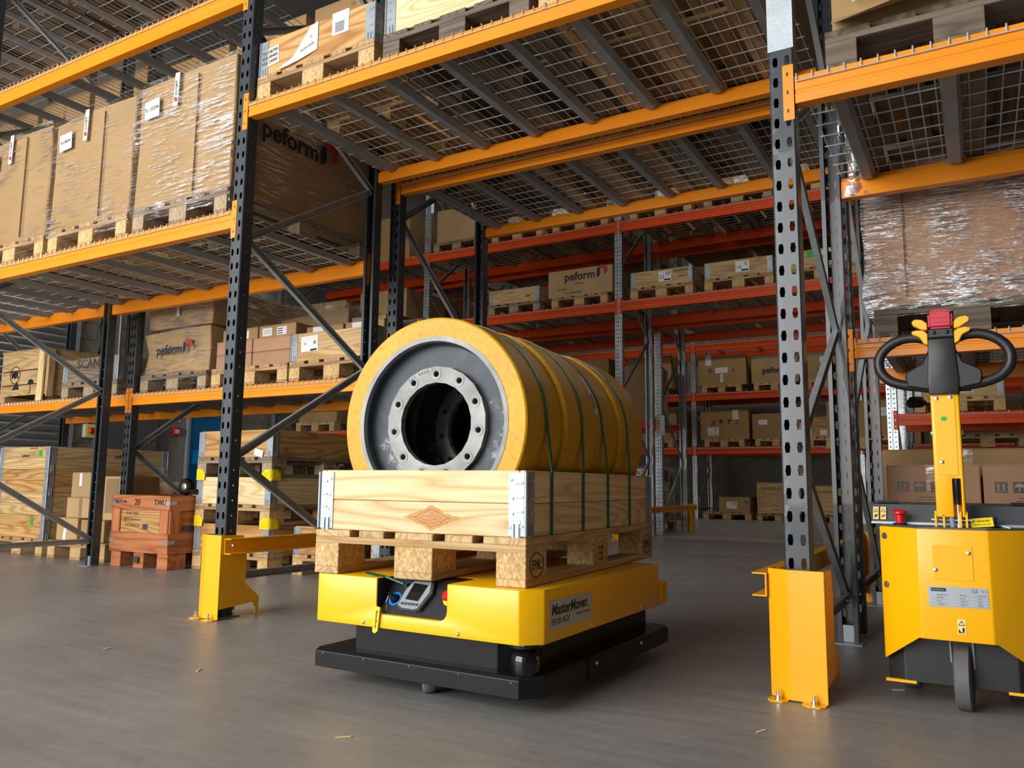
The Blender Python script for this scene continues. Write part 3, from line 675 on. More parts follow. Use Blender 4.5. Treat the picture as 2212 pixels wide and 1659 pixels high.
# bridge level
pallet(-2.8, 3.36, zM, 'clean pallet at the end of the bridging shelf, under the box with paper notes', 'mid', 0, 'pallets on the bridging shelf')
T = collar(-2.8, 3.36, zM+PAL_H, 'honey coloured collar box with paper notes on the bridging shelf', 'spruce', .2, 1, group='collar boxes on the bridging shelf')
dC = (.39, .59)
sheet(T, 'paper_note', 'F', dC, -.32, .1, .13, .1, M['cream'], -.1, .002)
for k, s in enumerate(('031-08700', '032-08400', '032-54000')): write(T, s, 'F', dC, -.32, .128-k*.028, .026, M['ink'], 'handwriting', off=.004, tilt=-.1)
obj('paper_notice', MB().add([(-.24, -.592, .01), (-.1, -.6, .02), (.02, -.594, .05), (.02, -.594, .2), (-.03, -.594, .19), (-.13, -.612, .04), (-.24, -.62, -.01)], [(0, 1, 5, 6), (1, 2, 3, 4), (1, 4, 5)]), M['white'], T)
write(T, '10.03.2026', 'F', dC, -.045, .075, .022, M['ink'], off=.012, tilt=-.28); write(T, '25', 'F', dC, -.02, .125, .018, M['ink'], off=.012)
sheet(T, 'barcode_label', 'F', dC, .17, .15, .11, .12, M['white'], 0, .002)
for k in range(9): sheet(T, 'barcode_bar', 'F', dC, .165, .105+k*.006, .06, .003, M['ink'], 0, .003)
pallet(-1.955, 3.37, zM, 'old grey pallet next to the box with paper notes on the bridging shelf', 'dark', 0, 'pallets on the bridging shelf')
collar(-1.955, 3.37, zM+PAL_H, 'pale pine collar box on the old grey pallet of the bridging shelf', 'pine', .2, 1, group='collar boxes on the bridging shelf')
pallet(-1.11, 3.37, zM, 'brown pallet on the bridging shelf by the upright with slotted face', 'mid', 0, 'pallets on the bridging shelf')
carton(-1.11, 3.37, zM+PAL_H, .76, 1.1, .6, 'tall brown box on the bridging shelf by the slotted upright', 'card', 0, 'loads on the bridging shelf')
for x, tn, lab in ((-2.8, 'old', 'pallet on the second run over the aisle, at the end near the tallest wrapped carton'), (-1.96, 'mid', 'middle pallet on the second run over the aisle'), (-1.12, 'old', 'pallet on the second run over the aisle, close to the slotted upright')):
    pallet(x, 4.62, zM, lab, tn, 0, 'pallets on the second run over the aisle')
carton(-2.8, 4.62, zM+PAL_H, .76, 1.1, .45, 'box on the second run over the aisle, at the tall carton end', 'card', 0, 'loads on the second run over the aisle')
collar(-1.96, 4.62, zM+PAL_H, 'collar box in the middle of the second run over the aisle', 'pine2', .2, 1, group='loads on the second run over the aisle')
carton(-1.12, 4.62, zM+PAL_H, .76, 1.1, .7, 'box on the second run over the aisle, behind the slotted upright', 'card2', 0, 'loads on the second run over the aisle')
# shelf over the yellow tug
pallet(.02, 3.36, zL, 'dark split pallet above the yellow tug', 'dark', 0)
T, d = carton(.03, 3.36, zL+PAL_H, .78, 1.12, .6, 'large carton with an opened side flap on the dark pallet above the tug', 'card', tape=False)
obj('open_flap', MB().add([(-.39, -.562, .06), (.3, -.562, .1), (.3, -.66, .06), (-.1, -.72, .0), (-.38, -.66, -.01)], [(0, 1, 2, 3, 4)]), M['card2'], T)
obj('stretch_wrap', MB().add([(-.32, -.575, .1), (.38, -.575, .12), (.38, -.575, .5), (-.32, -.575, .5), (.3, -.66, .07), (-.25, -.67, .05)], [(0, 1, 2, 3), (0, 5, 4, 1)]), M['filmh'], T)

# ------------------------------------------------------------------ loads on the second run, waist-high shelf
# nailed crate with monogram
T = thing('wooden_crate', 'pale nailed crate with a round black monogram on the waist-high shelf', 'crate', (-7.71, 4.42, zS), 0)
for bx in (-.3, .3): obj('skid', board(.7, .09, .07), M['pallet'], T, (bx, 0, .035), (0, 0, Q))
for k, (zc, hh) in enumerate(((.12, .1), (.24, .13), (.4, .18))): obj('front_board', board(.72, .018, hh-.003), M['pine2'], T, (0, -.33, zc+.0))
for s in (-1, 1):
    obj('side_panel', board(.66, .018, .42), M['pine2'], T, (s*.37, 0, .28), (0, 0, Q)); 
obj('corner_batten', board(.5, .08, .02), M['pine'], T, (.33, -.35, .26), (Q, Q, 0)); obj('corner_batten', board(.44, .06, .02), M['pine2'], T, (.395, -.3, .27), (0, Q, 0))
obj('lid', board(.76, .68, .02), M['pine2'], T, (0, 0, .495)); obj('back_panel', board(.72, .018, .42), M['pine2'], T, (0, .33, .28))
dK = (.38, .34)
obj('monogram_ring', MB().lathe([(.078, 0), (.086, 0), (.086, .0008), (.078, .0008)], 40, 'z', closed=True), M['ink'], T, (-.12, -.341, .27), FRONT)
write(T, 'MR', 'F', dK, -.12, .27, .1, M['ink'], 'monogram_lettering', .003, sx=.85)
obj('umbrella_pictogram', MB().prism([(.05*math.cos(a), .05*math.sin(a)) for a in [k*PI/10 for k in range(11)]], 0, .0006), M['ink'], T, (.15, -.341, .17), FRONT)
obj('umbrella_pictogram', MB().tube([(0, 0, 0), (0, -.07, 0), (-.012, -.08, 0), (-.024, -.07, 0)], .003, 4), M['ink'], T, (.15, -.342, .17), FRONT)
obj('hook_pictogram', MB().prism([(-.06, -.03), (.06, -.03), (.02, .05)], 0, .0006), M['ink'], T, (-.1, -.341, .16), FRONT)
# stencilled collar box
pallet(-6.62, 4.66, zS, 'brown pallet under the box with large worn stencilled letters', 'old', marks='EPAL')
T = collar(-6.62, 4.66, zS+PAL_H, 'dirty brown collar box with large worn stencilled letters', 'grey_wood', .21, 2)
write(T, 'SCANIA', 'F', (.39, .59), .02, .155, .11, M['scuff'], 'stencil_lettering', .002, sx=1.15)
# wrapped branded boxes
pallet(-5.48, 4.64, zS, 'film-wrapped pallet under the branded boxes on the waist-high shelf', 'old')
T, d = wrapped(-5.48, 4.64, zS+PAL_H, .8, 1.16, .36, 'lower branded box under film on the waist-high shelf, bulging at the edges', 'card2', 31, 'film', .1, 'branded boxes on the waist-high shelf', .04)
peform(T, 'F', d, -.06, .19, .105)
T, d = wrapped(-5.48, 4.64, zS+PAL_H+.375, .78, 1.12, .3, 'upper branded box under film, its top hidden behind the orange beam', 'card2', 32, 'film', .01, 'branded boxes on the waist-high shelf')
peform(T, 'F', d, -.06, .2, .1); sheet(T, 'printed_tape', 'F', d, .0, .15, .035, .12, M['tape'], 0, .006)
# pinkish cartons
pallet(-4.62, 4.64, zS, 'light pallet under the small pinkish cartons on the waist-high shelf', 'mid')
z0 = zS+PAL_H+.001
for r in range(2):
    for c in range(2):
        carton(-4.62+(c-.5)*.395, 4.3, z0+r*.105, .385, .46, .102, ('bottom' if r == 0 else 'middle')+' row pinkish carton '+('by the wrapped branded box' if c == 0 else 'by the collar box marked A'), 'card3', 0, 'small cartons on the waist-high shelf', False)
for c in range(2):
    T, d = carton(-4.62+(c-.5)*.395, 4.33, z0+.212, .38, .42, .095, 'labelled small carton on top '+('near the dark upright' if c == 0 else 'behind the diagonal brace'), 'card', 0, 'small cartons on the waist-high shelf', False)
    sheet(T, 'shipping_label', 'F', d, -.1, .045, .1, .06, M['white']); sheet(T, 'shipping_label', 'F', d, .05, .045, .1, .06, M['white'])
    for k in range(3): sheet(T, 'barcode', 'F', d, .035, .06-k*.016, .05, .006, M['ink'], 0, .003)
    for k in range(3): sheet(T, 'print_line', 'F', d, -.1, .058-k*.012, .07, .002, M['dgrey'], 0, .003)
wrapped(-4.62, 4.95, zS+PAL_H+.002, .74, .52, .52, 'tall load under slanting film behind the labelled small cartons', 'card', 41, 'filmh', .0)
# collar box A
pallet(-3.8, 4.64, zS, 'knotty pallet under the collar box marked A beside the inner upright', 'mid')
T = collar(-3.8, 4.64, zS+PAL_H, 'single-board collar box with a torn sheet marked 21 A', 'pine2', .2, 1)
sheet(T, 'torn_sheet', 'F', (.39, .59), -.22, .12, .16, .11, M['white'], -.04, .002)
write(T, '21', 'F', (.39, .59), -.26, .12, .03, M['grey'], off=.004); write(T, 'A', 'F', (.39, .59), -.17, .125, .042, M['ink'], off=.004)
sheet(T, 'printed_strip', 'F', (.39, .59), -.18, .075, .06, .014, M['navy'], -.08, .003)
for c in range(2):
    T, d = carton(-3.99+c*.37, 4.36, zS+PAL_H+.002, .35, .4, .265, 'labelled carton standing inside the collar box marked A, '+('nearer the pinkish cartons' if c == 0 else 'nearer the inner upright'), 'card', 0, 'cartons inside the collar box', False)
    sheet(T, 'shipping_label', 'F', d, -.06, .235, .1, .05, M['white'])
T, d = carton(-3.98, 4.82, zS+PAL_H+.002, .34, .4, .42, 'cream carton with a red spot and open flaps behind the collar box', 'card2', 0, None, False)
write(T, 'TI', 'F', d, -.12, .33, .05, M['ink'], bold=.002); poly(T, 'red_spot', [(.045*math.cos(k*PI/6), .03*math.sin(k*PI/6)) for k in range(12)], 'F', d, .06, .36, M['rust'])
obj('open_flap', MB().add([(.17, -.2, .42), (.17, .2, .42), (.3, .2, .4), (.3, -.2, .4)], [(0, 1, 2, 3)]), M['cardin'], T)
T, d = carton(-3.62, 4.84, zS+PAL_H+.002, .28, .4, .36, 'dark carton with a big BOX sticker beside the inner upright', 'cardin', 0, None, False)
sheet(T, 'sticker', 'F', d, .0, .29, .2, .12, M['dgrey']); write(T, 'BOX', 'F', d, -.03, .32, .05, M['ink'], bold=.002); sheet(T, 'sticker_edge', 'F', d, .1, .29, .012, .12, M['white'], 0, .003)
# heavily wrapped pallet over the tug
pallet(.01, 4.64, zS, 'dark pallet under the heavily wrapped load beyond the tug handle', 'dark')
T, d = wrapped(.01, 4.64, zS+PAL_H, .84, 1.18, .72, 'large heavily film-wrapped load on the shelf beyond the tug handle', 'card3', 51, 'filmh', .05)
obj('carton_edge', MB().box(-.26, -.257, -d[1]-.002, -d[1]+.01, .04, .7), M['cardin'], T)

# ------------------------------------------------------------------ loads on the floor of the second run
pallet(-7.42, 4.6, 0, 'floor pallet under the four-high collar stack at the frame edge', 'mid')
for k, (wd, lab) in enumerate((('spruce', 'lowest collar of the four-high stack, with a green square sticker'), ('pine2', 'second collar from the floor in the four-high stack'), ('spruce', 'third collar from the floor in the four-high stack, orange brown'), ('pine2', 'topmost collar of the four-high stack, with small brand stamps'))):
    T = collar(-7.42, 4.6, PAL_H+k*.201, lab, wd, .2, 2, group='four-high collar stack')
    if k in (0, 3): sheet(T, 'green_sticker', 'F', (.39, .59), .25 if k else .2, .14, .05, .05, M['green'], .08)
    if k == 3:
        write(T, 'peform', 'F', (.39, .59), .02, .12, .04, M['navy']); write(T, 'peform', 'S', (.39, .59), .1, .13, .05, M['navy'])
        write(T, 'OAEF-#AZ00', 'F', (.39, .59), .14, .185, .022, M['ink'], 'handwriting')
pallet(-6.5, 4.58, 0, 'floor pallet under the small parcels behind the outer dark upright', 'mid')
T, d = carton(-6.74, 4.22, PAL_H+.001, .3, .36, .19, 'lowest parcel with a white tape label, by the collar stack hinge', 'card2', 0, 'parcels on the floor pallet', False)
sheet(T, 'tape_label', 'F', d, -.02, .08, .045, .15, M['tape'], .15)
T, d = carton(-6.38, 4.22, PAL_H+.001, .32, .36, .18, 'lowest parcel behind the outer dark upright', 'card', 0, 'parcels on the floor pallet', False)
T, d = carton(-6.6, 4.24, PAL_H+.193, .4, .36, .17, 'parcel with an open centre seam, second from the floor', 'card2', 0, 'parcels on the floor pallet', False)
obj('gap', MB().box(-.02, .02, -d[1]-.002, -d[1]+.005, .01, .165), M['cardin'], T)
T, d = carton(-6.57, 4.24, PAL_H+.365, .36, .36, .21, 'top parcel with a vertical white tape', 'card2', 0, 'parcels on the floor pallet', False)
sheet(T, 'tape_label', 'F', d, -.05, .15, .04, .11, M['tape'])
T, d = carton(-6.19, 4.25, PAL_H+.185, .22, .36, .36, 'open tray carton beside the red-brown crate', 'card2', 0, 'parcels on the floor pallet', False)
sheet(T, 'opening_shade', 'F', d, 0, .2, .17, .28, M['cardin'])  # flat dark sheet paints the shade inside the open tray
carton(-6.36, 4.9, PAL_H+.001, .5, .4, .5, 'low open carton behind the red-brown crate', 'card', 0, 'parcels on the floor pallet', False)
# red-brown crate
T = thing('red_brown_crate', 'red-brown plywood crate with metal corner clips and hand-painted numbers', 'crate', (-5.545, 4.255, 0), 0)
w, l, h = .7, .75, .545
for bx in (-.28, 0, .28):
    for by in (-.28, .28): obj('foot_block', board(.12, .16, .115), M['redwood'], T, (bx, by, .0575))
obj('base_board', board(w, l, .02), M['redwood'], T, (0, 0, .126))
for s in (-1, 1):
    obj('panel', board(w-.04, .012, .38), M['spruce'], T, (0, s*(l/2-.02), .33)); obj('panel', board(l-.04, .012, .38), M['redwood'], T, (s*(w/2-.02), 0, .33), (0, 0, Q))
    for zc, hh in ((.2, .13), (.49, .11)):
        obj('rail', board(w, .02, hh), M['redwood'], T, (0, s*(l/2-.01), zc)); obj('rail', board(l-.04, .02, hh), M['redwood'], T, (s*(w/2-.01), 0, zc), (0, 0, Q))
    for t in (-1, 1): obj('stile', board(.17, .1, .018), M['redwood'], T, (s*(w/2-.06), t*(l/2-.009), .35), (Q, Q, 0)); obj('stile', board(.17, .1, .018), M['redwood'], T, (s*(w/2-.009), t*(l/2-.06), .35), (0, Q, 0))
for cz in (.2, .49):
    for s in (-1, 1):
        obj('corner_clip', MB().box(w/2-.06, w/2+.002, -l/2-.003, -l/2, cz-.014, cz+.014).box(w/2, w/2+.003, -l/2-.003, -l/2+.06, cz-.014, cz+.014) if s > 0 else MB().box(-w/2-.002, -w/2+.05, -l/2-.003, -l/2, cz-.014, cz+.014), M['zinc'], T, bevel=.001)
dR = (w/2, l/2)
write(T, '20', 'F', dR, -.03, .492, .07, M['ink'], 'painted_number'); write(T, 'TWU', 'F', dR, .24, .492, .06, M['ink'], 'painted_number'); write(T, 'CRATE No', 'F', dR, -.24, .495, .035, M['navy'], 'painted_number')
for k, s in enumerate(('B-20  TWU', 'DE Commerson', 'OTTAWA-25')): write(T, s, 'F', (w/2, l/2-.02), -.1, .405-k*.045, .03, M['ink'], 'handwriting', off=.007)
sheet(T, 'stamp', 'F', (w/2, l/2-.02), .06, .31, .06, .04, M['dgrey'], 0, .007); sheet(T, 'stamp', 'F', (w/2, .38), .0, .065, .05, .05, M['dgrey'], 0, .002); sheet(T, 'stamp', 'S', dR, -.2, .3, .08, .04, M['dgrey'], 0, -.005)
for k in range(2):
    C = thing('caster_wheel', ('shiny black caster wheel lying on the red-brown crate' if k == 0 else 'small dark caster behind the shiny one on the red-brown crate'), 'wheel', (-5.3+.06*k, 4.1+.3*k, .546), .5*k, 'loose casters')
    obj('tyre', MB().lathe([(.03, -.03), (.06, -.028), (.066, -.012), (.066, .012), (.06, .028), (.03, .03)], 28, 'y', (0, 0, .066), True), M['gloss'], C, smooth=40)
    obj('hub', MB().lathe([(.0, -.034), (.02, -.034), (.03, -.03), (.03, .03), (0, .034)], 20, 'y', (0, 0, .066)), M['chrome'], C, smooth=40)
    obj('fork', MB().box(.06, .14, -.03, .03, .01, .05), M['black'], C, bevel=.004)
# stack of three loaded pallets with corner protectors
for k, (wd, tn) in enumerate((('spruce', 'mid'), ('pine', 'mid'), ('spruce', 'old'))):
    nm = ('lowest', 'middle', 'topmost')[k]
    pallet(-4.78, 4.69, k*.346, nm+' pallet of the three-tier stack with yellow corner protectors', tn, 0, 'three-tier stack', 'EPAL' if k == 2 else None)
    T = collar(-4.78, 4.69, k*.346+PAL_H, nm+' collar of the three-tier stack with yellow corner protectors', wd, .2, 1, group='three-tier stack')
    if k == 2: sheet(T, 'paper_note', 'F', (.39, .59), .26, .03, .09, .05, M['white'], .25, .01)
def protector(x, y, z, rz, label):
    P = thing('corner_protector', label, 'protector', (x, y, z), rz, 'yellow corner protectors')
    obj('shell', MB().prism([(-.09, 0), (0, 0), (0, .08), (-.055, .08), (-.09, .05)], -.006, 0, 'y').prism([(0, 0), (.09, 0), (.09, .05), (.055, .08), (0, .08)], 0, .006, 'x'), M['lyellow'], P, bevel=.001)
    for k in range(5):
        obj('rib', MB().box(-.014-k*.014, -.01-k*.014, -.0085, -.006, .008, .074-k*.004), M['lyellow'], P); obj('rib', MB().box(.006, .0085, .01+k*.014, .014+k*.014, .008, .074-k*.004), M['lyellow'], P)
for k, z in enumerate((.32, .666)):
    up = ('lower', 'upper')[k]
    protector(-4.382, 4.092, z, 0, up+' yellow corner protector on the near corner of the three-tier stack')
    protector(-5.178, 4.092, z, -Q, up+' yellow corner protector on the crate-side corner of the three-tier stack')
pallet(-3.9, 4.85, 0, 'floor pallet behind the left yellow rail, beside the three-tier stack', 'mid')
collar(-3.9, 4.85, PAL_H, 'single collar on the floor pallet behind the yellow rail', 'spruce', .2, 1)
# cartons on the floor beyond the tug
pallet(.0, 4.75, 0, 'floor pallet beyond the yellow tug', 'mid')
for r in range(2):
    for c in range(2):
        T, d = carton(-.19+c*.395, 4.42, PAL_H+.001+r*.313, .385, .44, .31, ('lower' if r == 0 else 'upper')+' carton with handling symbols beyond the tug, '+('on the side of the dark uprights' if c == 0 else 'directly behind the tiller'), 'card3', 0, 'cartons with handling symbols')
        symbols(T, 'F', d, -.02, .21, .048, M['dgrey'], True)
        for k in range(4): sheet(T, 'print_line', 'F', d, 0, .162-k*.013, .15-.02*abs(k-1.5), .0035, M['dgrey'])
carton(.62, 4.5, 0, .4, .44, .77, 'tall carton at the frame edge beyond the tug', 'card3', 0, 'cartons with handling symbols')
carton(-.05, 5.0, PAL_H+.001, .8, .5, .72, 'long carton behind the cartons with handling symbols', 'card', 0)

# ------------------------------------------------------------------ far racks: loads
z3, z3t, z5a, z5b, z5c = 2.815+.13+.011, 3.84+.13+.011, 1.3+.14+.012, 2.4+.15+.012, 3.42+.15+.012
def numbered(x, y, z, num, let, label, wood='pine2', w=.78):
    T = collar(x, y, z, label, wood, .2, 1, w=w, group='numbered boxes on the red rack')
    d = (w/2, .59)
    if let:
        sheet(T, 'number_sheet', 'F', d, .05, .11, .16, .13, M['white']); write(T, num, 'F', d, .01, .1, .06, M['ink']); write(T, let, 'F', d, .09, .14, .05, M['ink'], bold=.001)
        sheet(T, 'printed_strip', 'F', d, .08, .065, .08, .02, M['navy'], 0, .003)
    return T
pallet(-5.34, 9.75, z3, 'pallet on the red rack under the plain collar box by the dark upright', 'old')
T = numbered(-5.34, 9.75, z3+PAL_H, '', '', 'plain collar box with pencilled numbers, first on the red shelf past the dark upright')
write(T, '034-24400', 'F', (.39, .59), -.1, .15, .045, M['grey'], 'handwriting'); write(T, 'Size', 'F', (.39, .59), .22, .08, .045, M['ink'], 'handwriting')
pallet(-4.36, 9.75, z3, 'pallet on the red rack under the long branded carton', 'mid')
T, d = carton(-4.36, 9.75, z3+PAL_H, .92, 1.15, .36, 'long carton with dark lettering on the red shelf beside the galvanised upright', 'card2', 0, None, False)
peform(T, 'F', d, .0, .26, .15)
for s, u, v in (('Kb 00557', -.25, .1), ('Ouv S.200052000', -.1, .05), ('037-00151', .0, .16)): write(T, s, 'F', d, u, v, .035, M['dgrey'], 'handwriting')
for x, num, let, lab in ((-3.25, '23', 'CP', 'collar box numbered 23 CP on the red shelf'), (-2.31, '16', 'C', 'collar box numbered 16 C on the red shelf'), (-1.4, '17', 'C', 'collar box with a green tab, half hidden by dark uprights')):
    pallet(x, 9.75, z3, 'pallet under the '+lab, 'mid', 0, 'pallets on the red rack')
    T = numbered(x, 9.75, z3+PAL_H, num, let, lab)
    if num == '17': sheet(T, 'green_tab', 'F', (.39, .59), -.1, .15, .08, .08, M['green'])
    if num == '23': write(T, '007-099-00', 'F', (.39, .59), .25, .16, .04, M['ink'], 'handwriting'); write(T, 'Ohio E', 'F', (.39, .59), .28, .09, .04, M['ink'], 'handwriting')
for k, (x, tn) in enumerate(((-6.3, 'old'), (-5.3, 'mid'), (-4.35, 'mid'), (-3.25, 'mid'), (-2.3, 'old'), (-1.4, 'mid'))):
    lab = ('first', 'second', 'third', 'fourth', 'fifth', 'sixth')[k]+' pallet from the dark uprights on the top red shelf'
    pallet(x, 9.75, z3t, lab, tn, 0, 'pallets on the top red shelf')
    if k in (1, 2): wrapped(x, 9.75, z3t+PAL_H, .78, 1.15, .5, 'film-wrapped load on the '+('second' if k == 1 else 'third')+' pallet of the top red shelf', 'card2', 60+k, 'filmh', .05)
    elif k == 0: carton(x, 9.75, z3t+PAL_H, .76, 1.1, .5, 'box on the first pallet of the top red shelf', 'card2')
    else: numbered(x, 9.75, z3t+PAL_H, ('', '', '', '12', '14', '15')[k], ('', '', '', 'CP', 'CF', 'A')[k], 'collar box on the '+('', '', '', 'fourth', 'fifth', 'sixth')[k]+' pallet of the top red shelf', 'pine2')
# high loads that close the view above the red shelves
for k, (x, y, w, h) in enumerate(((-9.0, 9.75, 1.0, .8), (-7.75, 9.75, 1.1, .7))):
    carton(x, y, z3t, w, 1.05, h, ('brown carton high on the red rack nearest the side wall', 'brown carton high on the red rack beside the dark inner uprights')[k], 'card', 0, 'high cartons on the red rack', False)
for k, x in enumerate((-9.0, -7.7, -6.1, -5.2, -4.35, -3.1, -2.2, -1.35)):
    carton(x, 11.1, z3t, .82, 1.05, .85, ('first', 'second', 'third', 'fourth', 'fifth', 'sixth', 'seventh', 'eighth')[k]+' carton from the side wall on the top shelf of the backing rack', 'card', 0, 'cartons on the top shelf of the backing rack', False)
    carton(x, 11.1, z3, .82, 1.05, .72, ('first', 'second', 'third', 'fourth', 'fifth', 'sixth', 'seventh', 'eighth')[k]+' carton from the side wall on the middle shelf of the backing rack', 'card', 0, 'cartons on the middle shelf of the backing rack', False)
# left bay shelf of the red rack
z3l = 1.32+.11+.011
pallet(-8.9, 9.75, z3l, 'yellowish pallet on the low red shelf behind the three-tier stack', 'new'); carton(-8.9, 9.75, z3l+PAL_H, .8, 1.1, .7, 'brown carton on the yellowish pallet of the low red shelf', 'card')
pallet(-7.8, 9.75, z3l, 'pallet on the low red shelf beside the blue post', 'mid'); wrapped(-7.8, 9.75, z3l+PAL_H, .8, 1.1, .8, 'film-wrapped load on the low red shelf', 'card3', 71, 'film', .05)
carton(-8.9, 9.75, z3, .9, 1.0, .55, 'wide brown carton on the upper red shelf behind the wrapped branded boxes', 'card'); carton(-7.7, 9.75, z3, .9, 1.0, .6, 'tall brown carton on the upper red shelf near the inner uprights', 'card2')
# right bay of the red rack
z3r = 1.3+.12+.012
pallet(-.14, 9.75, z3r, 'pallet on the dark red shelf beyond the tug tiller', 'new'); T = numbered(-.14, 9.75, z3r+PAL_H, '21', 'A', 'collar box on the dark red shelf beyond the tug tiller')
pallet(.85, 9.75, z3r, 'second pallet on the dark red shelf, at the frame edge', 'mid'); numbered(.85, 9.75, z3r+PAL_H, '', '', 'collar box on the dark red shelf at the frame edge')
B = thing('black_bag', 'crumpled black plastic bag beside the tug tiller on the dark red shelf', 'bag', (-.52, 9.2, z3r+PAL_H-.1))
rnd = random.Random(4)
obj('bag_skin', MB().lathe([(0, 0), (.08, .01), (.11, .06), (.07, .12), (0, .13)], 12, 'z'), M['gloss'], B, smooth=60)
z4 = 1.0+.12+.012
for k, (x, m, hh) in enumerate(((-1.32, 'card', .5), (.0, 'card2', .4), (.85, 'card2', .45))):
    pallet(x+.1, 11.1, z4, ('first', 'second', 'third')[k]+' pallet on the low shelf far behind the tug tiller', 'new', 0, 'pallets far behind the tiller')
    T, d = carton(x+.1, 11.1, z4+PAL_H, .8, 1.0, hh*.9, ('carton with a paper note far behind the tug, beside the dark uprights', 'carton far behind the tug tiller', 'carton far behind the tug at the frame edge')[k], m, 0, None, False)
    if k == 0: sheet(T, 'paper_note', 'F', d, .2, .3, .2, .1, M['white'], -.1); write(T, '095-0090', 'F', d, .2, .3, .045, M['grey'], 'handwriting')
# rack backing on: shelf loads left of its end frame
z4s = 1.45+.12+.012
T, d = carton(-4.2, 11.0, z4s, .62, .8, .78, 'tall plain carton on the rack behind the roll of tyres', 'card2', .2, None, False)
carton(-4.95, 11.0, z4s, .8, .9, .9, 'big brown carton on the rack behind the roll of tyres', 'card', 0, None, False)
wrapped(-5.9, 11.0, z4s, .85, 1.0, .95, 'dark film-wrapped carton stack behind the roll of tyres', 'cardin', 77, 'film', 0)
T = wrapped(-4.35, 11.1, .15, .8, .9, .75, 'bundle of crumpled clear film on a floor pallet behind the end frame', 'blackp', 81, 'filmh', .02)[0]
pallet(-4.35, 11.1, 0, 'floor pallet under the bundle of crumpled film', 'mid')
# rearmost rack
def far_load(x, z, dx, dz, plab, clab, m='card', tn='new'):
    pallet(x, 16.66, z, plab, tn, 0, 'pallets on the rearmost rack')
    return carton(x, 16.66, z+PAL_H, dx, 1.1, dz, clab, m, 0, 'cartons on the rearmost rack', False)
T, d = far_load(-4.45, z5b, .98, .62, 'yellow pallet on the upper rear shelf under the carton with pictograms', 'carton with pictograms and a white label on the upper rear shelf', 'card')
symbols(T, 'F', d, .0, .33, .11, M['ink']); sheet(T, 'white_label', 'F', d, .0, .31, .26, .12, M['white'], 0, .004); sheet(T, 'white_tape', 'F', d, 0, .16, .06, .2, M['tape'], 0, .004); sheet(T, 'white_tape', 'F', d, -.27, .52, .12, .2, M['tape'], 0, .004)
T, d = far_load(-3.4, z5b, .9, .5, 'pallet on the upper rear shelf under the branded carton', 'branded carton on the upper rear shelf, cut by the slotted upright', 'card2')
write(T, 'peform', 'F', d, .0, .25, .16, M['navy'], bold=.004)
T, d = far_load(-2.4, z5b, .8, .5, 'pallet on the upper rear shelf between the dark uprights', 'branded carton on the upper rear shelf with a white C label', 'card2')
write(T, 'peform', 'F', d, .05, .2, .16, M['navy'], bold=.004); sheet(T, 'white_label', 'F', d, -.05, .4, .2, .12, M['white']); write(T, 'C', 'F', d, .0, .42, .08, M['ink'], off=.005)
T, d = far_load(-4.42, z5a, .98, .6, 'pallet on the lower rear shelf under the carton with pictograms', 'carton with pictograms and a cream label on the lower rear shelf', 'card')
symbols(T, 'F', d, .02, .36, .11, M['ink']); sheet(T, 'cream_label', 'F', d, -.23, .17, .24, .17, M['cream']); sheet(T, 'white_label', 'F', d, -.22, .18, .18, .12, M['white'], 0, .004); write(T, 'A', 'F', d, -.18, .2, .06, M['ink'], off=.006); sheet(T, 'white_tape', 'F', d, .23, .5, .12, .2, M['tape'], 0, .004)
T, d = far_load(-3.4, z5a, .92, .5, 'pallet on the lower rear shelf under the plain twin carton', 'plain carton with a white label on the lower rear shelf', 'card')
sheet(T, 'white_label', 'F', d, -.25, .33, .17, .1, M['white']); obj('carton_edge', MB().box(.08, .086, -d[1]-.002, -d[1]+.01, .01, .49), M['cardin'], T)
pallet(-2.4, 16.66, z5a, 'pallet on the lower rear shelf between the dark uprights', 'new', 0, 'pallets on the rearmost rack')
T = numbered(-2.4, 16.66, z5a+PAL_H, '', '', 'pine crate with a green tab on the lower rear shelf between the dark uprights', 'spruce'); collar(-2.4, 16.66, z5a+PAL_H+.201, 'upper half of the pine crate on the lower rear shelf', 'spruce', .2, 1)
sheet(T, 'paper_tag', 'F', (.39, .59), -.1, .1, .16, .1, M['white']); sheet(T, 'green_tab', 'F', (.39, .59), -.3, .16, .05, .05, M['green'])
pallet(-4.4, 16.66, 0, 'floor pallet under the taped parcel against the block wall', 'mid', 0, 'pallets on the rearmost rack').scale = (1.2, 1, 1)
T, d = carton(-4.28, 16.5, PAL_H+.001, .62, .6, .3, 'taped parcel with a white A label on the floor against the block wall', 'card2', 0, None, False)
sheet(T, 'white_label', 'F', d, -.05, .14, .21, .14, M['white']); write(T, 'A', 'F', d, .0, .17, .07, M['ink'], off=.005); sheet(T, 'green_print', 'F', d, .25, .2, .08, .07, M['strap'])
pallet(-3.4, 16.66, 0, 'floor pallet under the framed pine crate by the block wall', 'mid', 0, 'pallets on the rearmost rack')
def framed_crate(x, y, z, w, l, h, label):
    T = thing('framed_crate', label, 'crate', (x, y, z))
    for s in (-1, 1):
        obj('panel', board(w-.02, .012, h-.02), M['pine2'], T, (0, s*(l/2-.025), h/2)); obj('panel', board(l-.05, .012, h-.02), M['pine2'], T, (s*(w/2-.02), 0, h/2), (0, 0, Q))
        for zc in (.05, h-.05): obj('rail', board(w, .022, .1), M['pine2'], T, (0, s*(l/2-.011), zc))
        for t in (-1, 1): obj('stile', board(h-.2, .1, .02), M['pine2'], T, (s*(w/2-.05), t*(l/2-.011), h/2), (Q, Q, 0))
    obj('lid', board(w, l, .015), M['pine2'], T, (0, 0, h-.008))
    return T
framed_crate(-3.38, 16.6, PAL_H+.001, .82, 1.1, .6, 'framed pine crate on the floor by the block wall, cut by the slotted upright')
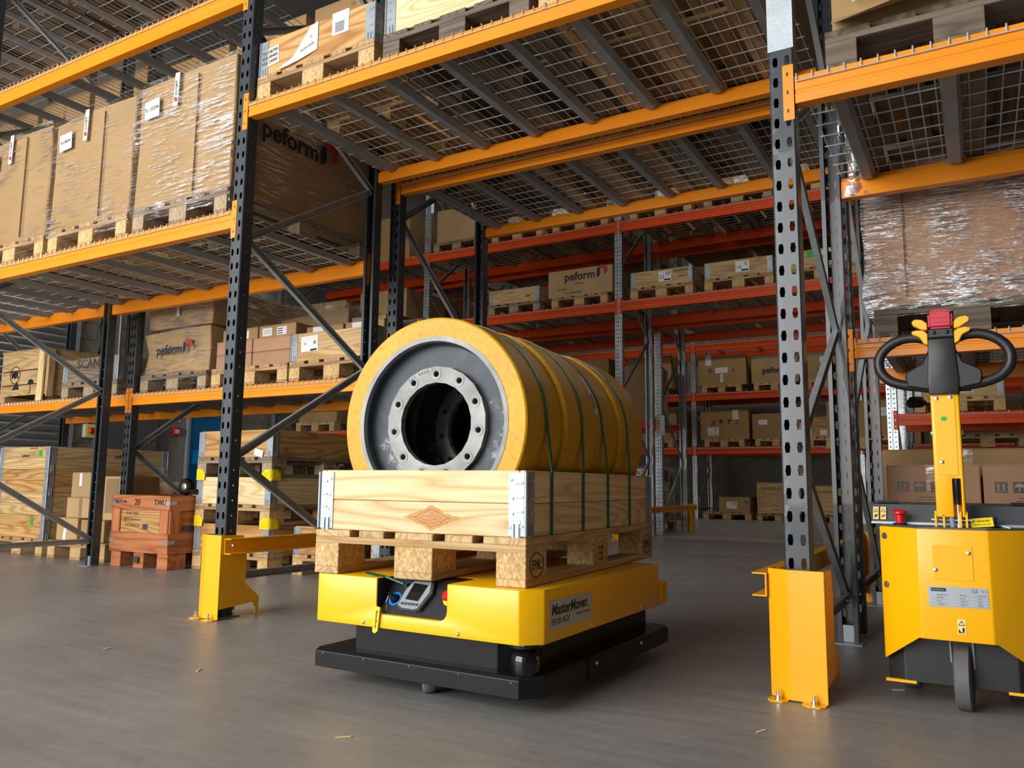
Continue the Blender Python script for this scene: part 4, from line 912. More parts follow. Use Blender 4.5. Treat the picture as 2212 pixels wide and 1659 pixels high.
pallet(-2.4, 16.66, 0, 'floor pallet by the block wall between the dark uprights', 'mid', 0, 'pallets on the rearmost rack'); framed_crate(-2.4, 16.6, PAL_H+.001, .9, 1.1, .55, 'second framed pine crate, between the dark uprights')
T, d = far_load(-7.2, z5b, 1.0, .62, 'pallet on the rearmost rack right above the roll of tyres', 'carton with pictograms on the rearmost rack right above the roll of tyres', 'card'); symbols(T, 'F', d, .1, .45, .1, M['ink'])
far_load(-6.0, z5b, .95, .7, 'pallet on the rearmost rack left of its galvanised upright', 'brown carton on the rearmost rack left of its galvanised upright', 'card2')
far_load(-5.9, z5a, .95, .6, 'pallet on the low rear shelf left of its galvanised upright', 'pale carton on the low rear shelf left of its galvanised upright', 'card2')
for k, x in enumerate((-1.3, -.3, .6)):
    carton(x+.0, 16.66, z5a, .85, 1.1, .6, ('brown carton on the lower rear shelf beside the tug tiller', 'brown carton on the lower rear shelf behind the tug tiller', 'brown carton on the lower rear shelf at the frame edge')[k], 'card', 0, 'cartons on the rearmost rack', False)
# notice board on the end frame
T = thing('load_notice', 'white load notice with coloured blocks on the galvanised end frame', 'sign', (-3.76, 10.498, 1.35))
obj('plate', MB().box(-.06, .06, -.003, 0, 0, .27), M['white'], T)
for k, m in enumerate(('sticker', 'blue', 'redp', 'redp', 'lyellow', 'lyellow')): obj('coloured_block', MB().box(-.045, -.01, -.004, -.003, .22-k*.038, .245-k*.038), M[m], T)
write(T, 'A', 'F', (.06, 0), .03, .03, .03, M['ink'], off=.004)
T = thing('warning_triangle', 'faded red warning triangle behind the end frame', 'sign', (-4.2, 10.625, .62)); obj('plate', MB().prism([(-.14, 0), (.14, 0), (0, .24)], -.003, 0, 'y'), M['rust'], T)

# ------------------------------------------------------------------ yellow column guards and rails
def strip_y(mb, pts, t, z0, z1):
    """bent sheet: polyline in plan with thickness t"""
    n = len(pts); off = []
    for i, (x, y) in enumerate(pts):
        a = pts[max(i-1, 0)]; b = pts[min(i+1, n-1)]; dx, dy = b[0]-a[0], b[1]-a[1]; L = math.hypot(dx, dy); off.append((x-dy/L*t, y+dx/L*t))
    mb.prism(pts+off[::-1], z0, z1, 'z')
def guard(x, y, rz, label):
    G = thing('column_guard', label, 'guard', (x, y, 0), rz, 'yellow column guards')
    mb = MB(); strip_y(mb, [(-.088, -.028), (-.02, -.062), (.088, -.062)], .005, .004, .4); obj('front_plate', mb, M['guard'], G, bevel=.0012)
    prof = [(-.06, .4), (.075, .395), (.1, .3), (.1, .16), (.19, .09), (.19, .004), (.168, .004), (.168, .035), (.15, .065), (-.06, .05)]
    prof2 = [(-.027, .4)] + prof[1:-1] + [(-.027, .05)]
    obj('side_plate', MB().prism(prof, .083, .088, 'x'), M['guard'], G, bevel=.0008); obj('side_plate', MB().prism(prof2, -.088, -.083, 'x'), M['guard'], G, bevel=.0008)
    for cx, w in ((-.058, .062), (.05, .07)):
        f = obj('floor_flange', MB().prism([(-w/2, 0), (w/2, 0), (w/2, -.03), (w/2-.015, -.048), (-w/2+.015, -.048), (-w/2, -.03)], 0, .005), M['guard'], G, (cx, -.058 if cx > 0 else -.046, 0), bevel=.0008)
        obj('anchor_bolt', MB().lathe([(0, .034), (.0045, .034), (.0045, .016), (.0095, .016), (.0095, .008), (.012, .007), (.012, .005), (0, .005)][::-1], 10, 'z'), M['chrome'], f, (0, -.024, 0))
    return G
guard(-3.25, 2.72, 0, 'yellow guard at the foot of the upright left of the loaded vehicle'); guard(-.52, 2.72, 0, 'yellow guard at the foot of the slotted upright beside the tug')
guard(-3.25, 5.1, PI, 'yellow guard at the rear foot of the second run, behind the loaded vehicle'); guard(-.52, 5.1, PI, 'yellow guard at the rear foot of the second run, beyond the slotted upright')
guard(-3.74, 11.6, PI, 'yellow guard at the aisle end of the galvanised end frame'); guard(-3.79, 9.1, 0, 'yellow guard at the front foot of the galvanised rack, seen under the pallet')
def rail(x, s, y0, y1, label):
    R = thing('guard_rail', label, 'rail', (x, y0, .31), 0, 'yellow guard rails'); L = y1-y0
    obj('channel', MB().prism([(0, 0), (s*.046, 0), (s*.046, .005), (s*.005, .005), (s*.005, .07), (s*.046, .07), (s*.046, .075), (0, .075)], 0, L, 'y'), M['guard'], R, bevel=.001)
    for yy in (.05, L-.05): obj('bolt', MB().lathe([(0, .007), (.006, .006), (.009, 0)][::-1], 8, 'x', (0, 0, 0)), M['chrome'], R, (s*.005, yy, .038), (0, 0, 0 if s > 0 else PI))
rail(-3.16, 1, 2.675, 5.16, 'yellow channel rail low between the feet left of the loaded vehicle'); rail(-.61, -1, 2.675, 5.16, 'yellow channel rail low beside the slotted upright')
rail(-3.64, 1, 9.05, 11.68, 'far yellow channel rail along the galvanised end frame')

# ------------------------------------------------------------------ fixtures on the left wall
S = thing('roller_shutter', 'grey corrugated roller shutter high on the side wall at the frame edge', 'shutter', (XL, 0, 0)); S['kind'] = 'structure'
for k in range(38):
    me = cached('slat', lambda: MB().prism([(.01, 0), (.03, .012), (.045, .035), (.045, .06), (.03, .083), (.01, .095)], 2.6, 5.86, 'y').mesh('slat', smooth=50))
    obj('slat', me, M['shutter'], S, (0, 0, .3+k*.095))
obj('guide', MB().box(.01, .08, 5.86, 5.93, 0, 4.0), M['brace'], S)
Dg = thing('door_1', 'flat dark grey steel door on the side wall', 'door', (XL, 6.86, 0)); Dg['kind'] = 'structure'
obj('door_leaf', MB().box(.01, .06, -.44, .3, 0, 2.05), M['cab'], Dg, bevel=.003); obj('side_panel', MB().box(.01, .05, .305, .45, 0, 2.05), M['cab'], Dg); obj('push_plate', MB().box(.06, .064, .18, .28, 1.0, 1.25), M['dark_wood'], Dg)
Db = thing('door_2', 'bright blue door with a silver frame on the side wall', 'door', (XL, 8.05, 0)); Db['kind'] = 'structure'
obj('door_leaf', MB().box(.01, .06, -.36, .2, 0, 2.1), M['bluedoor'], Db, bevel=.003); obj('door_leaf', MB().box(.01, .06, .235, .5, 0, 2.1), M['bluedoor'], Db, bevel=.003)
obj('frame', MB().box(.01, .075, .2, .235, 0, 2.1), M['chrome'], Db); obj('frame', MB().box(.01, .075, -.4, -.36, 0, 2.14), M['grey'], Db); obj('door_closer', MB().box(.06, .11, -.18, -.05, 1.6, 1.75), M['dgrey'], Db, bevel=.01)
obj('handle', MB().box(.06, .1, .02, .06, 1.15, 1.33), M['silver'], Db, bevel=.004); obj('tray', MB().box(.06, .2, -.3, .1, .9, 1.1), M['bluedoor'], Db, bevel=.004)
Sw = thing('isolator_switch', 'white isolator box with a red and yellow rotary knob on the side wall', 'switch', (XL, 6.17, 1.2))
obj('housing', MB().box(.012, .08, -.09, .09, 0, .17), M['white'], Sw, bevel=.006); obj('plate', MB().box(.08, .084, -.06, .06, .02, .15), M['lyellow'], Sw); obj('knob', MB().lathe([(0, .02), (.03, .018), (.045, 0)][::-1], 20, 'x'), M['redp'], Sw, (.084, .01, .085))
obj('cable', MB().tube([(.03, -.03, .17), (.03, -.06, .3), (.03, -.2, .36), (.03, -.32, .3), (.03, -.36, .4)], .018, 8), M['grey'], Sw)
Fp = thing('call_point', 'small red fire alarm call point beside the blue door', 'alarm', (XL, 7.47, 1.3)); obj('housing', MB().box(.012, .06, -.06, .06, 0, .12), M['redp'], Fp, bevel=.005); obj('glass', MB().box(.06, .063, -.035, .035, .03, .09), M['white'], Fp)
Fs = thing('safety_sign', 'small white sign with green and red bands above the red call point', 'sign', (XL, 7.47, 1.5)); obj('plate', MB().box(.012, .016, -.08, .08, 0, .12), M['white'], Fs); obj('band', MB().box(.016, .018, -.08, .08, .08, .105), M['green'], Fs); obj('band', MB().box(.016, .018, -.06, .06, .015, .045), M['redp'], Fs)
for k, y in enumerate((6.25, 6.5, 6.62)):
    C = thing('conduit', ('wavy black cable clipped to the block wall', 'straight steel conduit with clips on the block wall', 'dark conduit nearest the outer upright on the block wall')[k], 'conduit', (XL+.012, y, 1.6))
    obj('pipe', MB().tube([(.02, .02*math.sin(j*1.9)*(k == 0), j*.12) for j in range(12)], .018 if k != 1 else .012, 8), M['black'] if k != 1 else M['zinc'], C)
    for j in (2, 6): obj('clip', MB().cbox((.02, 0, .12*j), (.03, .07, .03)), M['black'], C)
Bp = thing('blue_post', 'dark blue steel post with a bent black handle beyond the three-tier stack', 'post', (-6.62, 8.6, 0))
obj('post', MB().box(-.06, .06, -.05, .05, 0, 1.75), M['navy'], Bp, bevel=.004); obj('handle', MB().tube([(-.06, -.03, 1.6), (-.13, -.03, 1.55), (-.15, -.03, 1.3), (-.1, -.03, 1.15), (-.06, -.03, 1.12)], .012, 8), M['blackp'], Bp)
# litter on the floor
for k, (x, y, a) in enumerate(((-.27, 3.0, .5), (-.55, 2.3, 1.2), (-1.47, 1.66, .8), (-2.4, 1.95, 2.2), (-1.05, 1.5, .2), (-3.0, 2.0, 1.9))):
    o = obj('wood_splinter', MB().prism([(-.022, -.003), (.02, -.004), (.024, .002), (-.015, .004)], 0, .002), M['pine'], None, (x, y, .0005), (0, 0, a))
    tag(o, ('pale chip lying under the tug edge', 'pale chip on the floor near the slotted upright guard', 'pale splinter on the floor in front of the caster', 'pale chip on the floor by the vehicle corner', 'tiny chip on the open floor', 'pale chip on the floor near the outer guard')[k], 'splinter', 'chips on the floor')

# ------------------------------------------------------------------ automated vehicle
A = thing('guided_vehicle', 'low yellow automated guided vehicle with a black bumper carrying the pallet of tyres', 'vehicle', (-1.53, 2.045, 0), -.0103)
HW, CH = .4216, .055
def plan(hw, y0, y1, c, cr=0, cl=.006):
    return [(-hw+cl, y0), (hw-c, y0), (hw, y0+c), (hw, y1-cr), (hw-cr, y1), (-hw+cr, y1), (-hw, y1-cr), (-hw, y0+cl)]
def rr(x0, x1, z0, z1, r, n=5, top=True):
    p = [(x0+r-r*math.cos(a), z0+r-r*math.sin(a)) for a in [k*PI/2/n for k in range(n+1)]] + [(x1-r+r*math.sin(a), z0+r-r*math.cos(a)) for a in [k*PI/2/n for k in range(n+1)]]
    if top: p += [(x1-r+r*math.cos(a), z1-r+r*math.sin(a)) for a in [k*PI/2/n for k in range(n+1)]] + [(x0+r-r*math.sin(a), z1-r+r*math.cos(a)) for a in [k*PI/2/n for k in range(n+1)]]
    else: p += [(x1, z1), (x0, z1)]
    return p
ZY0, ZY1 = .2, .356
body = carve(MB().prism(plan(HW, 0, 1.0, CH, .02), ZY0, ZY1), [MB().prism(rr(-.162, .113, .244, .5, .03, 5, False), -.05, .175, 'y')], .005, 2)
body.materials.append(M['yellow']); obj('body_shell', body, M['yellow'], A)
obj('rear_step', MB().box(-HW, HW, 1.0, 1.08, ZY0, .285), M['yellow'], A, bevel=.004)
T = obj('control_recess', MB().add([(-.159, .012, .246), (.110, .012, .246), (.110, .09, .353), (-.159, .09, .353), (-.159, .172, .354), (.110, .172, .354), (-.1605, .004, .27), (-.1605, .004, .354), (.1115, .004, .27), (.1115, .004, .354), (-.1605, .172, .354), (.1115, .172, .354)],
    [(0, 1, 2, 3), (3, 2, 5, 4), (0, 3, 10, 7, 6), (1, 8, 9, 11, 2)]), M['blackp'], A)
sl = math.atan2(.107, .078)                                   # slope of the control panel
def onp(u, v, h=0):                                           # point on the sloping panel, v measured up the slope
    return (u, .012+v*math.cos(sl)-h*math.sin(sl), .246+v*math.sin(sl)+h*math.cos(sl))
PR = (sl, 0, 0)
dis = obj('display_unit', MB().prism([(-.058, .03), (-.04, .018), (.02, .016), (.036, .022), (.06, .1), (.05, .15), (-.03, .15), (-.05, .1)], 0, .014), M['dgrey'], A, onp(-.035, 0, .001), PR, bevel=.002); dis.scale = (1, .78, 1)
obj('bezel', MB().prism([(-.05, .034), (-.03, .022), (.016, .02), (.03, .026), (.052, .1), (.044, .146), (-.026, .146), (-.044, .1)], .0142, .017), M['grey'], dis, bevel=.001)
obj('screen', MB().prism([(-.03, .06), (.022, .056), (.036, .13), (-.02, .134)], .0172, .0178), M['screen'], dis)
for k in range(5): obj('button', MB().box(-.04+k*.0142, -.029+k*.0142, .035, .046, .017, .019), M['dgrey'], dis, bevel=.001)
key = obj('key_switch', MB().lathe([(0, .012), (.013, .012), (.016, .002), (.016, 0)][::-1], 20, 'z'), M['black'], A, onp(-.118, .052, .001), PR, smooth=40)
obj('blue_ring', MB().lathe([(.017, 0), (.0235, 0), (.0235, .002), (.017, .002)], 28, 'z', closed=True), M['blue'], key)
obj('key_bow', MB().box(-.009, .009, -.002, .002, .012, .04), M['black'], key, bevel=.001)
obj('key_ring', MB().tube([(-.006, -.006, .03), (-.014, -.02, .02), (-.016, -.035, .004), (-.014, -.045, -.006)], .0014, 6), M['chrome'], key)
tg = obj('key_tag', MB().prism([(-.011, 0), (.011, 0), (.011, -.075), (.0, -.085), (-.011, -.08)], -.003, 0, 'y'), M['lyellow'], A, (-.15, -.006, .268), (0, .1, 0), bevel=.0008)
text('tag_lettering', 'MasterMover', .0105, M['ink'], tg, (.001, -.0035, -.04), (PI/2, Q, 0), .0002, 0, 'CENTER')
es = obj('stop_button', MB().lathe([(0, .03), (.014, .029), (.0175, .024), (.0175, .02), (.012, .016), (.011, 0)][::-1], 24, 'z'), M['redp'], A, onp(.09, .07, .001), PR, smooth=40)
obj('stop_collar', MB().lathe([(0, .003), (.024, .003), (.024, 0)][::-1], 24, 'z'), M['lyellow'], es)
obj('strap_tail', MB().tube([onp(-.09, .098, .002), onp(-.1, .1, .016), (-.16, .04, .356), (-.21, .0, .37)], .004, 6), M['strap'], A)
obj('socket', MB().lathe([(.009, 0), (.013, 0), (.013, .012), (.009, .012)], 20, 'z', closed=True), M['dgrey'], A, onp(-.08, .1, .001), PR)
obj('mid_skirt', MB().prism([(-.3, .065), (.257, .065), (.36, .15), (.36, 1.0), (-.36, 1.0), (-.36, .15)], .1, .2), M['black'], A, bevel=.002)
def bump_ring(name, hw, y0, y1, c, cr):
    o = plan(hw, y0, y1, c, cr); i = [(x*.985, y0+.012+(y-y0)*(y1-y0-.02)/(y1-y0)) for x, y in o]; n = len(o); mb = MB()
    vs = [(x, y, .053) for x, y in o] + [(x, y, .103) for x, y in o] + [(x, y, .113) for x, y in i]
    fs = [tuple(range(n))[::-1], tuple(range(2*n, 3*n))] + [(k*n+j, k*n+(j+1) % n, (k+1)*n+(j+1) % n, (k+1)*n+j) for k in (0, 1) for j in range(n)]
    return obj(name, mb.add(vs, fs), M['black'], A, bevel=.0015)
bump_ring('front_bumper', HW+.002, .0, .335, CH, 0); bump_ring('side_bumper', HW+.006, .341, 1.095, 0.004, .03)
obj('sensor_base', MB().lathe([(0, .2), (.05, .2), (.05, .19), (.035, .186), (0, .186)][::-1], 28, 'z', (.357, .06, 0)), M['black'], A, smooth=40)
obj('sensor_dome', MB().lathe([(0, .185), (.026, .184), (.036, .177), (.043, .165), (.0455, .15), (.0445, .125), (.041, .113)][::-1], 32, 'z', (.357, .06, 0)), M['gloss'], A, smooth=50)
obj('status_light', MB().cbox((.375, .004+.008, .2), (.006, .004, .003)), M['green'], A)
w = obj('caster', MB().lathe([(.02, -.018), (.05, -.018), (.054, -.012), (.054, .012), (.05, .018), (.02, .018)], 28, 'x', closed=True), M['rubber'], A, (-.02, .1, .054), (0, 0, .75), smooth=40)
obj('caster_rim', MB().lathe([(.02, -.019), (.04, -.019), (.036, -.012), (.02, -.012)], 24, 'x', closed=True), M['grey'], w); obj('caster_fork', MB().box(-.026, .026, -.015, .015, .01, .06), M['black'], w)
for x in (-.25, .25): obj('drive_wheel', MB().lathe([(0, -.025), (.07, -.025), (.075, -.02), (.075, .02), (.07, .025), (0, .025)], 28, 'x', (x, .6, .075)), M['rubber'], A, smooth=40)
bolt = cached('bolt', lambda: MB().lathe([(0, .004), (.003, .0045), (.006, .0025), (.0065, 0)][::-1], 12, 'z').mesh('bolt', smooth=50))
for x, z in ((-.213, .213), (.157, .213)): obj('bolt', bolt, M['chrome'], A, (x, 0, z), (Q, 0, 0))
for y, z in ((.366, .215), (.797, .217)): obj('bolt', bolt, M['chrome'], A, (HW, y, z), (0, Q, 0))
sb = cached('sbolt', lambda: MB().lathe([(0, .002), (.003, 0)][::-1], 8, 'z').mesh('bolt'))
for x in (-.385, -.209, -.025, .16, .343): obj('bolt', sb, M['chrome'], A, (x, -.001, .097), (Q, 0, 0))
for y, z in ((.397, .09), (.78, .092)): o = obj('bolt', bolt, M['chrome'], A, (HW+.006, y, z), (0, Q, 0))
lp = obj('brand_plate', MB().prism(rr(-.146, .146, -.043, .043, .006, 3), 0, .0008), M['plate'], A, (HW+.0004, .228, .277), SIDE)
text('brand_lettering', 'MasterMover.', .044, M['ink'], lp, (-.134, .014, .001), (0, 0, 0), .0012, .2, 'LEFT', 1.0); text('brand_lettering', 'FB100 AGV', .027, M['ink'], lp, (-.134, -.02, .001), (0, 0, 0), 0, 0, 'LEFT', .92); text('brand_lettering', 'mastermover.com', .0115, M['ink'], lp, (.03, -.013, .001), (0, 0, 0), 0, 0, 'LEFT', 1.1)

# ------------------------------------------------------------------ its load
PX, PY, PZ, PR_ = -1.5905, 2.6621, .3575, .0457
pallet(PX, PY, PZ, 'clean pallet with pressed chip blocks on top of the yellow vehicle', 'new', PR_, None, 'EPAL')
T = collar(PX, PY, PZ+PAL_H, 'bright pine collar box around the tyres on the vehicle', 'pine', .2, 2, .785, 1.18, PR_, None, True, None, True)
obj('liner_sheet', MB().box(-.385, .385, -.57, .57, -.002, .001), M['cardin'], T)
cP, sP = math.cos(PR_), math.sin(PR_)
def on_load(u, v, z): return (PX+u*cP-v*sP, PY+u*sP+v*cP, PZ+PAL_H+z)
WR, WW = .352, .264
def flange_mesh():
    mb = MB(); n = 11; da = 2*PI/n
    for f, h in ((0, .026), (1, .05)):
        for k in range(n):
            a = k*da+PI/2; P = lambda u, v: (v*math.cos(u), h, v*math.sin(u))
            hole = [(a+.0105/.166*math.cos(j*PI/4), .166+.0105*math.sin(j*PI/4)) for j in range(8)]
            um, vm, u0, u1, v0, v1 = a, .165, a-da/2, a+da/2, .138, .192
            s = 2
            out = [(u1, vm), (u1, v1), (um, v1), (u0, v1), (u0, vm), (u0, v0), (um, v0), (u1, v0)]
            base = len(mb.v)
            mb.add([P(*q) for q in out]+[P(*q) for q in hole], [(i, (i+1) % 8, 8+(i+1) % 8, 8+i) for i in range(8)])
            if f == 0:
                mb.add([(v*math.cos(u), .026, v*math.sin(u)) for u, v in hole]+[(v*math.cos(u), .05, v*math.sin(u)) for u, v in hole], [(i, (i+1) % 8, 8+(i+1) % 8, 8+i) for i in range(8)])
    def ring(r):
        vs = []; m = 22
        for k in range(m): a = k*2*PI/m+PI/2-da/2; vs += [(r*math.cos(a), .026, r*math.sin(a)), (r*math.cos(a), .05, r*math.sin(a))]
        mb.add(vs, [(2*k, 2*((k+1) % m), 2*((k+1) % m)+1, 2*k+1) for k in range(m)])
    ring(.138); ring(.192)
    return mb.mesh('hub_flange', recalc=True)
tyre_me = MB().lathe([(.288, .0), (.347, .0), (.352, .005), (.352, WW-.005), (.347, WW), (.288, WW)], 96, 'y', closed=True).mesh('tyre', smooth=24)
rim_me = MB().lathe([(.2885, .014), (.27, .014), (.269, .02), (.268, .042), (.262, .048), (.235, .048), (.19, .05), (.19, .058), (.25, .062), (.262, .09), (.262, WW-.01), (.2885, WW-.002)], 72, 'y', closed=True).mesh('rim', smooth=30)
fl_me = flange_mesh()
lip_me = MB().lathe([(.2885, -.0015), (.273, -.0015), (.27, .014), (.2885, .014)], 72, 'y', closed=True).mesh('rim_lip', smooth=30)
ring_me = MB().lathe([(.012, 0), (.019, 0), (.019, .0012), (.012, .0012)], 20, 'y', closed=True).mesh('washer_mark')
for k in range(4):
    y0 = -.548+k*(WW+.006)
    Wt = thing('industrial_wheel', ('front industrial wheel of the strapped roll, its grey rim facing out', 'second industrial wheel behind the rim-out one in the strapped roll', 'third industrial wheel of the strapped roll, with a white label', 'rearmost industrial wheel of the strapped roll')[k], 'wheel', on_load((.022, .038, .02, .034)[k], y0, WR+.0015), PR_, 'strapped yellow wheels')
    obj('tyre', tyre_me, M['pu'], Wt); obj('rim', rim_me, M['rim'], Wt); obj('rim_lip', lip_me, M['hub'], Wt); obj('hub_flange', fl_me, M['hub'], Wt)
    if k == 0:
        for j in range(11):
            a = PI/2+j*2*PI/11; obj('bolt_seat', ring_me, M['hub'], Wt, (.166*math.cos(a), .0247, .166*math.sin(a)))
        for j, s in enumerate('745 0422 60'):
            a = PI/2+.62-j*.06; text('stamped_number', s, .015, M['dgrey'], Wt, (.18*math.cos(a), .025, .18*math.sin(a)), (Q, -(a-PI/2), 0), align='CENTER')
    for lk, (kk, ang, yy, lw) in enumerate(((2, 37, .04, .16), (0, 66, .2, .1), (3, 62, .03, .13))):
        if kk == k:
            a0 = math.radians(ang); n = 8; r = WR+.0012; st = lw/r/n
            mb = MB(); vs = []
            for j in range(n+1):
                a = a0-j*st; vs += [(r*math.cos(a), yy, r*math.sin(a)), (r*math.cos(a), yy+.032, r*math.sin(a))]
            obj('paper_label', mb.add(vs, [(2*j, 2*j+1, 2*j+3, 2*j+2) for j in range(n)]), M['white'], Wt)
            if kk == 2:
                mb = MB(); vs = []; r += .0008
                for j in range(4): a = a0-(j+4)*st; vs += [(r*math.cos(a), yy+.009, r*math.sin(a)), (r*math.cos(a), yy+.02, r*math.sin(a))]
                obj('barcode', mb.add(vs, [(2*j, 2*j+1, 2*j+3, 2*j+2) for j in range(3)]), M['ink'], Wt)
# green straps
for k, yl in enumerate((-.41, -.15, .09, .33)):
    cxw, czw, r = (.022, .038, .02, .034)[k], WR+.0015, WR+.0025; path = [(.3965, -.02), (.3965, .2)]
    def tang(px, pz, sgn):
        dx, dz = px-cxw, pz-czw; L = math.hypot(dx, dz); return math.atan2(dz, dx)+sgn*math.acos(r/L)
    a0 = tang(.3965, .201, 1); a1 = tang(-.3965, .201, -1) % (2*PI)
    path += [(cxw+r*math.cos(a0+(a1-a0)*j/36), czw+r*math.sin(a0+(a1-a0)*j/36)) for j in range(37)] + [(-.3965, .2), (-.3965, -.02)]
    vs = []; fs = []
    for i, (x, z) in enumerate(path):
        a, b = path[max(i-1, 0)], path[min(i+1, len(path)-1)]; L = math.hypot(b[0]-a[0], b[1]-a[1]); nx, nz = -(b[1]-a[1])/L*.0012, (b[0]-a[0])/L*.0012
        vs += [(x+nx, -.008, z+nz), (x+nx, .008, z+nz), (x-nx, .008, z-nz), (x-nx, -.008, z-nz)]
    for i in range(len(path)-1):
        for j in range(4): fs.append((i*4+j, i*4+(j+1) % 4, i*4+4+(j+1) % 4, i*4+4+j))
    o = obj('green_strap', MB().add(vs, fs), M['strap'], None, on_load(0, yl, 0), (0, 0, PR_))
    tag(o, ('green strap around the front wheel of the roll', 'green strap around the second wheel of the roll', 'green strap around the third wheel of the roll', 'green strap around the rearmost wheel of the roll')[k], 'strap', 'green straps')

# ------------------------------------------------------------------ pedestrian tug
G = thing('electric_tug', 'yellow pedestrian tug with a black looped tiller head and red stop buttons', 'tug', (-.08, 2.72, 0), .0)
pl = [(-.205, .1), (-.092, 0), (.092, 0), (.205, .1), (.205, .46), (-.205, .46)]
cut1 = MB().prism([(-.3, .05), (-.21, .128), (-.1, .218), (.1, .218), (.21, .128), (.3, .05), (.3, -.1), (-.3, -.1)], -.05, .3, 'y')
bd = carve(MB().prism(pl, .12, .54), [cut1], .004, 2); bd.materials.append(M['tug']); obj('body_cover', bd, M['tug'], G)
obj('chassis', MB().prism([(-.198, .13), (-.15, .1), (.15, .1), (.198, .13), (.198, .46), (-.198, .46)], .07, .535), M['blackp'], G, bevel=.002)
obj('base_lip', MB().box(-.205, -.12, .095, .11, .066, .074), M['tug'], G); obj('base_lip', MB().box(.12, .205, .095, .11, .066, .074), M['tug'], G)
obj('top_deck', MB().prism([(-.2, .105), (-.09, .008), (.09, .008), (.2, .105), (.2, .46), (-.2, .46)], .54, .545), M['dgrey'], G)
obj('fascia', MB().prism([(.17, .548), (.176, .545), (.2, .608), (.44, .612), (.44, .548)], -.235, .235, 'x'), M['dgrey'], G, bevel=.002)
obj('fascia_trim', MB().box(-.235, .235, .166, .172, .545, .552), M['zinc'], G)
for sx in (-1, 1):
    obj('vent', MB().box(sx*.19-.03, sx*.19+.03, .22, .3, .612, .618), M['black'], G)
def panel_sticker(x):
    s = obj('warning_sticker', MB().box(-.0085, .0085, -.0215, .0215, 0, .0006), M['sticker'], G, (x, .1825, .578), (math.atan2(.063, .024), 0, 0))
    obj('warning_triangle', MB().prism([(-.0068, .003), (.0068, .003), (0, .016)], .0006, .0009), M['ink'], s); obj('triangle_fill', MB().prism([(-.0042, .0045), (.0042, .0045), (0, .0125)], .0009, .0011), M['sticker'], s)
    obj('pictogram', MB().prism([(-.006, -.016), (.004, -.012), (.006, -.004), (-.002, -.006)], .0006, .0009), M['ink'] if x != -.2 else M['redp'], s)
for x in (-.222, -.2, .2, .222): panel_sticker(x)
sb2 = obj('stop_button', MB().lathe([(0, .048), (.015, .046), (.0225, .04), (.0225, .034), (.013, .03), (.012, .006), (.016, .004), (.016, 0)][::-1], 28, 'z'), M['redp'], G, (-.148, .14, .545), smooth=40)
obj('button_base', MB().lathe([(0, .004), (.02, .004), (.022, 0)][::-1], 24, 'z'), M['black'], sb2)
ac = obj('access_panel', MB().prism(rr(-.052, .052, -.05, .05, .005, 3), 0, .0015), M['tug'], G, (-.002, -.0005, .443), FRONT, bevel=.0006)
bl2 = cached('tbolt', lambda: MB().lathe([(0, .003), (.003, .0035), (.0058, .002), (.0062, 0)][::-1], 12, 'z').mesh('bolt', smooth=50))
for u, v in ((.042, .03), (-.046, -.022)): obj('bolt', bl2, M['chrome'], ac, (u, v, .0015))
wv = math.atan2(.1, .113)
for u, z in ((.02, .51), (.02, .36)): obj('bolt', bl2, M['chrome'], G, (-.205+u*math.cos(wv), .1-u*math.sin(wv)-.0005, z), (Q, 0, -wv)).scale = (1.8, 1.8, .6)
dp = obj('data_plate', MB().box(-.077, .077, -.029, .029, 0, .0008), M['silver'], G, (.007, -.0008, .345), (PI/2, -.02, 0))
obj('plate_heading', MB().box(-.07, -.03, .015, .025, .0008, .0011), M['ink'], dp); text('plate_lettering', 'MasterMover', .0062, M['silver'], dp, (-.069, .02, .0016), (0, 0, 0)); text('plate_lettering', 'CE', .013, M['ink'], dp, (.036, .019, .001), (0, 0, 0)); text('plate_lettering', 'UK CA', .005, M['ink'], dp, (.06, .019, .001), (0, 0, 0))
for r in range(4):
    for c, (u, s) in enumerate(((-.055, ('SmartMover', 'SM100', 'N/A', '11/2024')[r]), (.004, ('107 kg', '55 kg', '1100 N', '2000 N')[r]), (.05, ('0.35 kW', '24 V', '40 C', 'IP44')[r]))):
        text('plate_lettering', s, .006, M['dgrey'], dp, (u, .006-r*.009, .001), (0, 0, 0)); obj('plate_line', MB().box(u-.012, u+.028, .0015-r*.009, .0019-r*.009, .0008, .001), M['dgrey'], dp)
fs_ = obj('foot_sticker', MB().box(-.011, .011, -.021, .021, 0, .0006), M['sticker'], G, (.012, -.0008, .262), FRONT)
obj('warning_triangle', MB().prism([(-.009, .003), (.009, .003), (0, .018)], .0006, .0009), M['ink'], fs_); obj('triangle_fill', MB().prism([(-.006, .005), (.006, .005), (0, .014)], .0009, .0011), M['sticker'], fs_); obj('pictogram', MB().box(.001, .007, -.014, -.003, .0006, .0009), M['ink'], fs_); obj('pictogram', MB().prism([(-.008, -.018), (.007, -.018), (.007, -.0155), (-.003, -.015), (-.006, -.008), (-.009, -.009)], .0006, .0009), M['ink'], fs_)
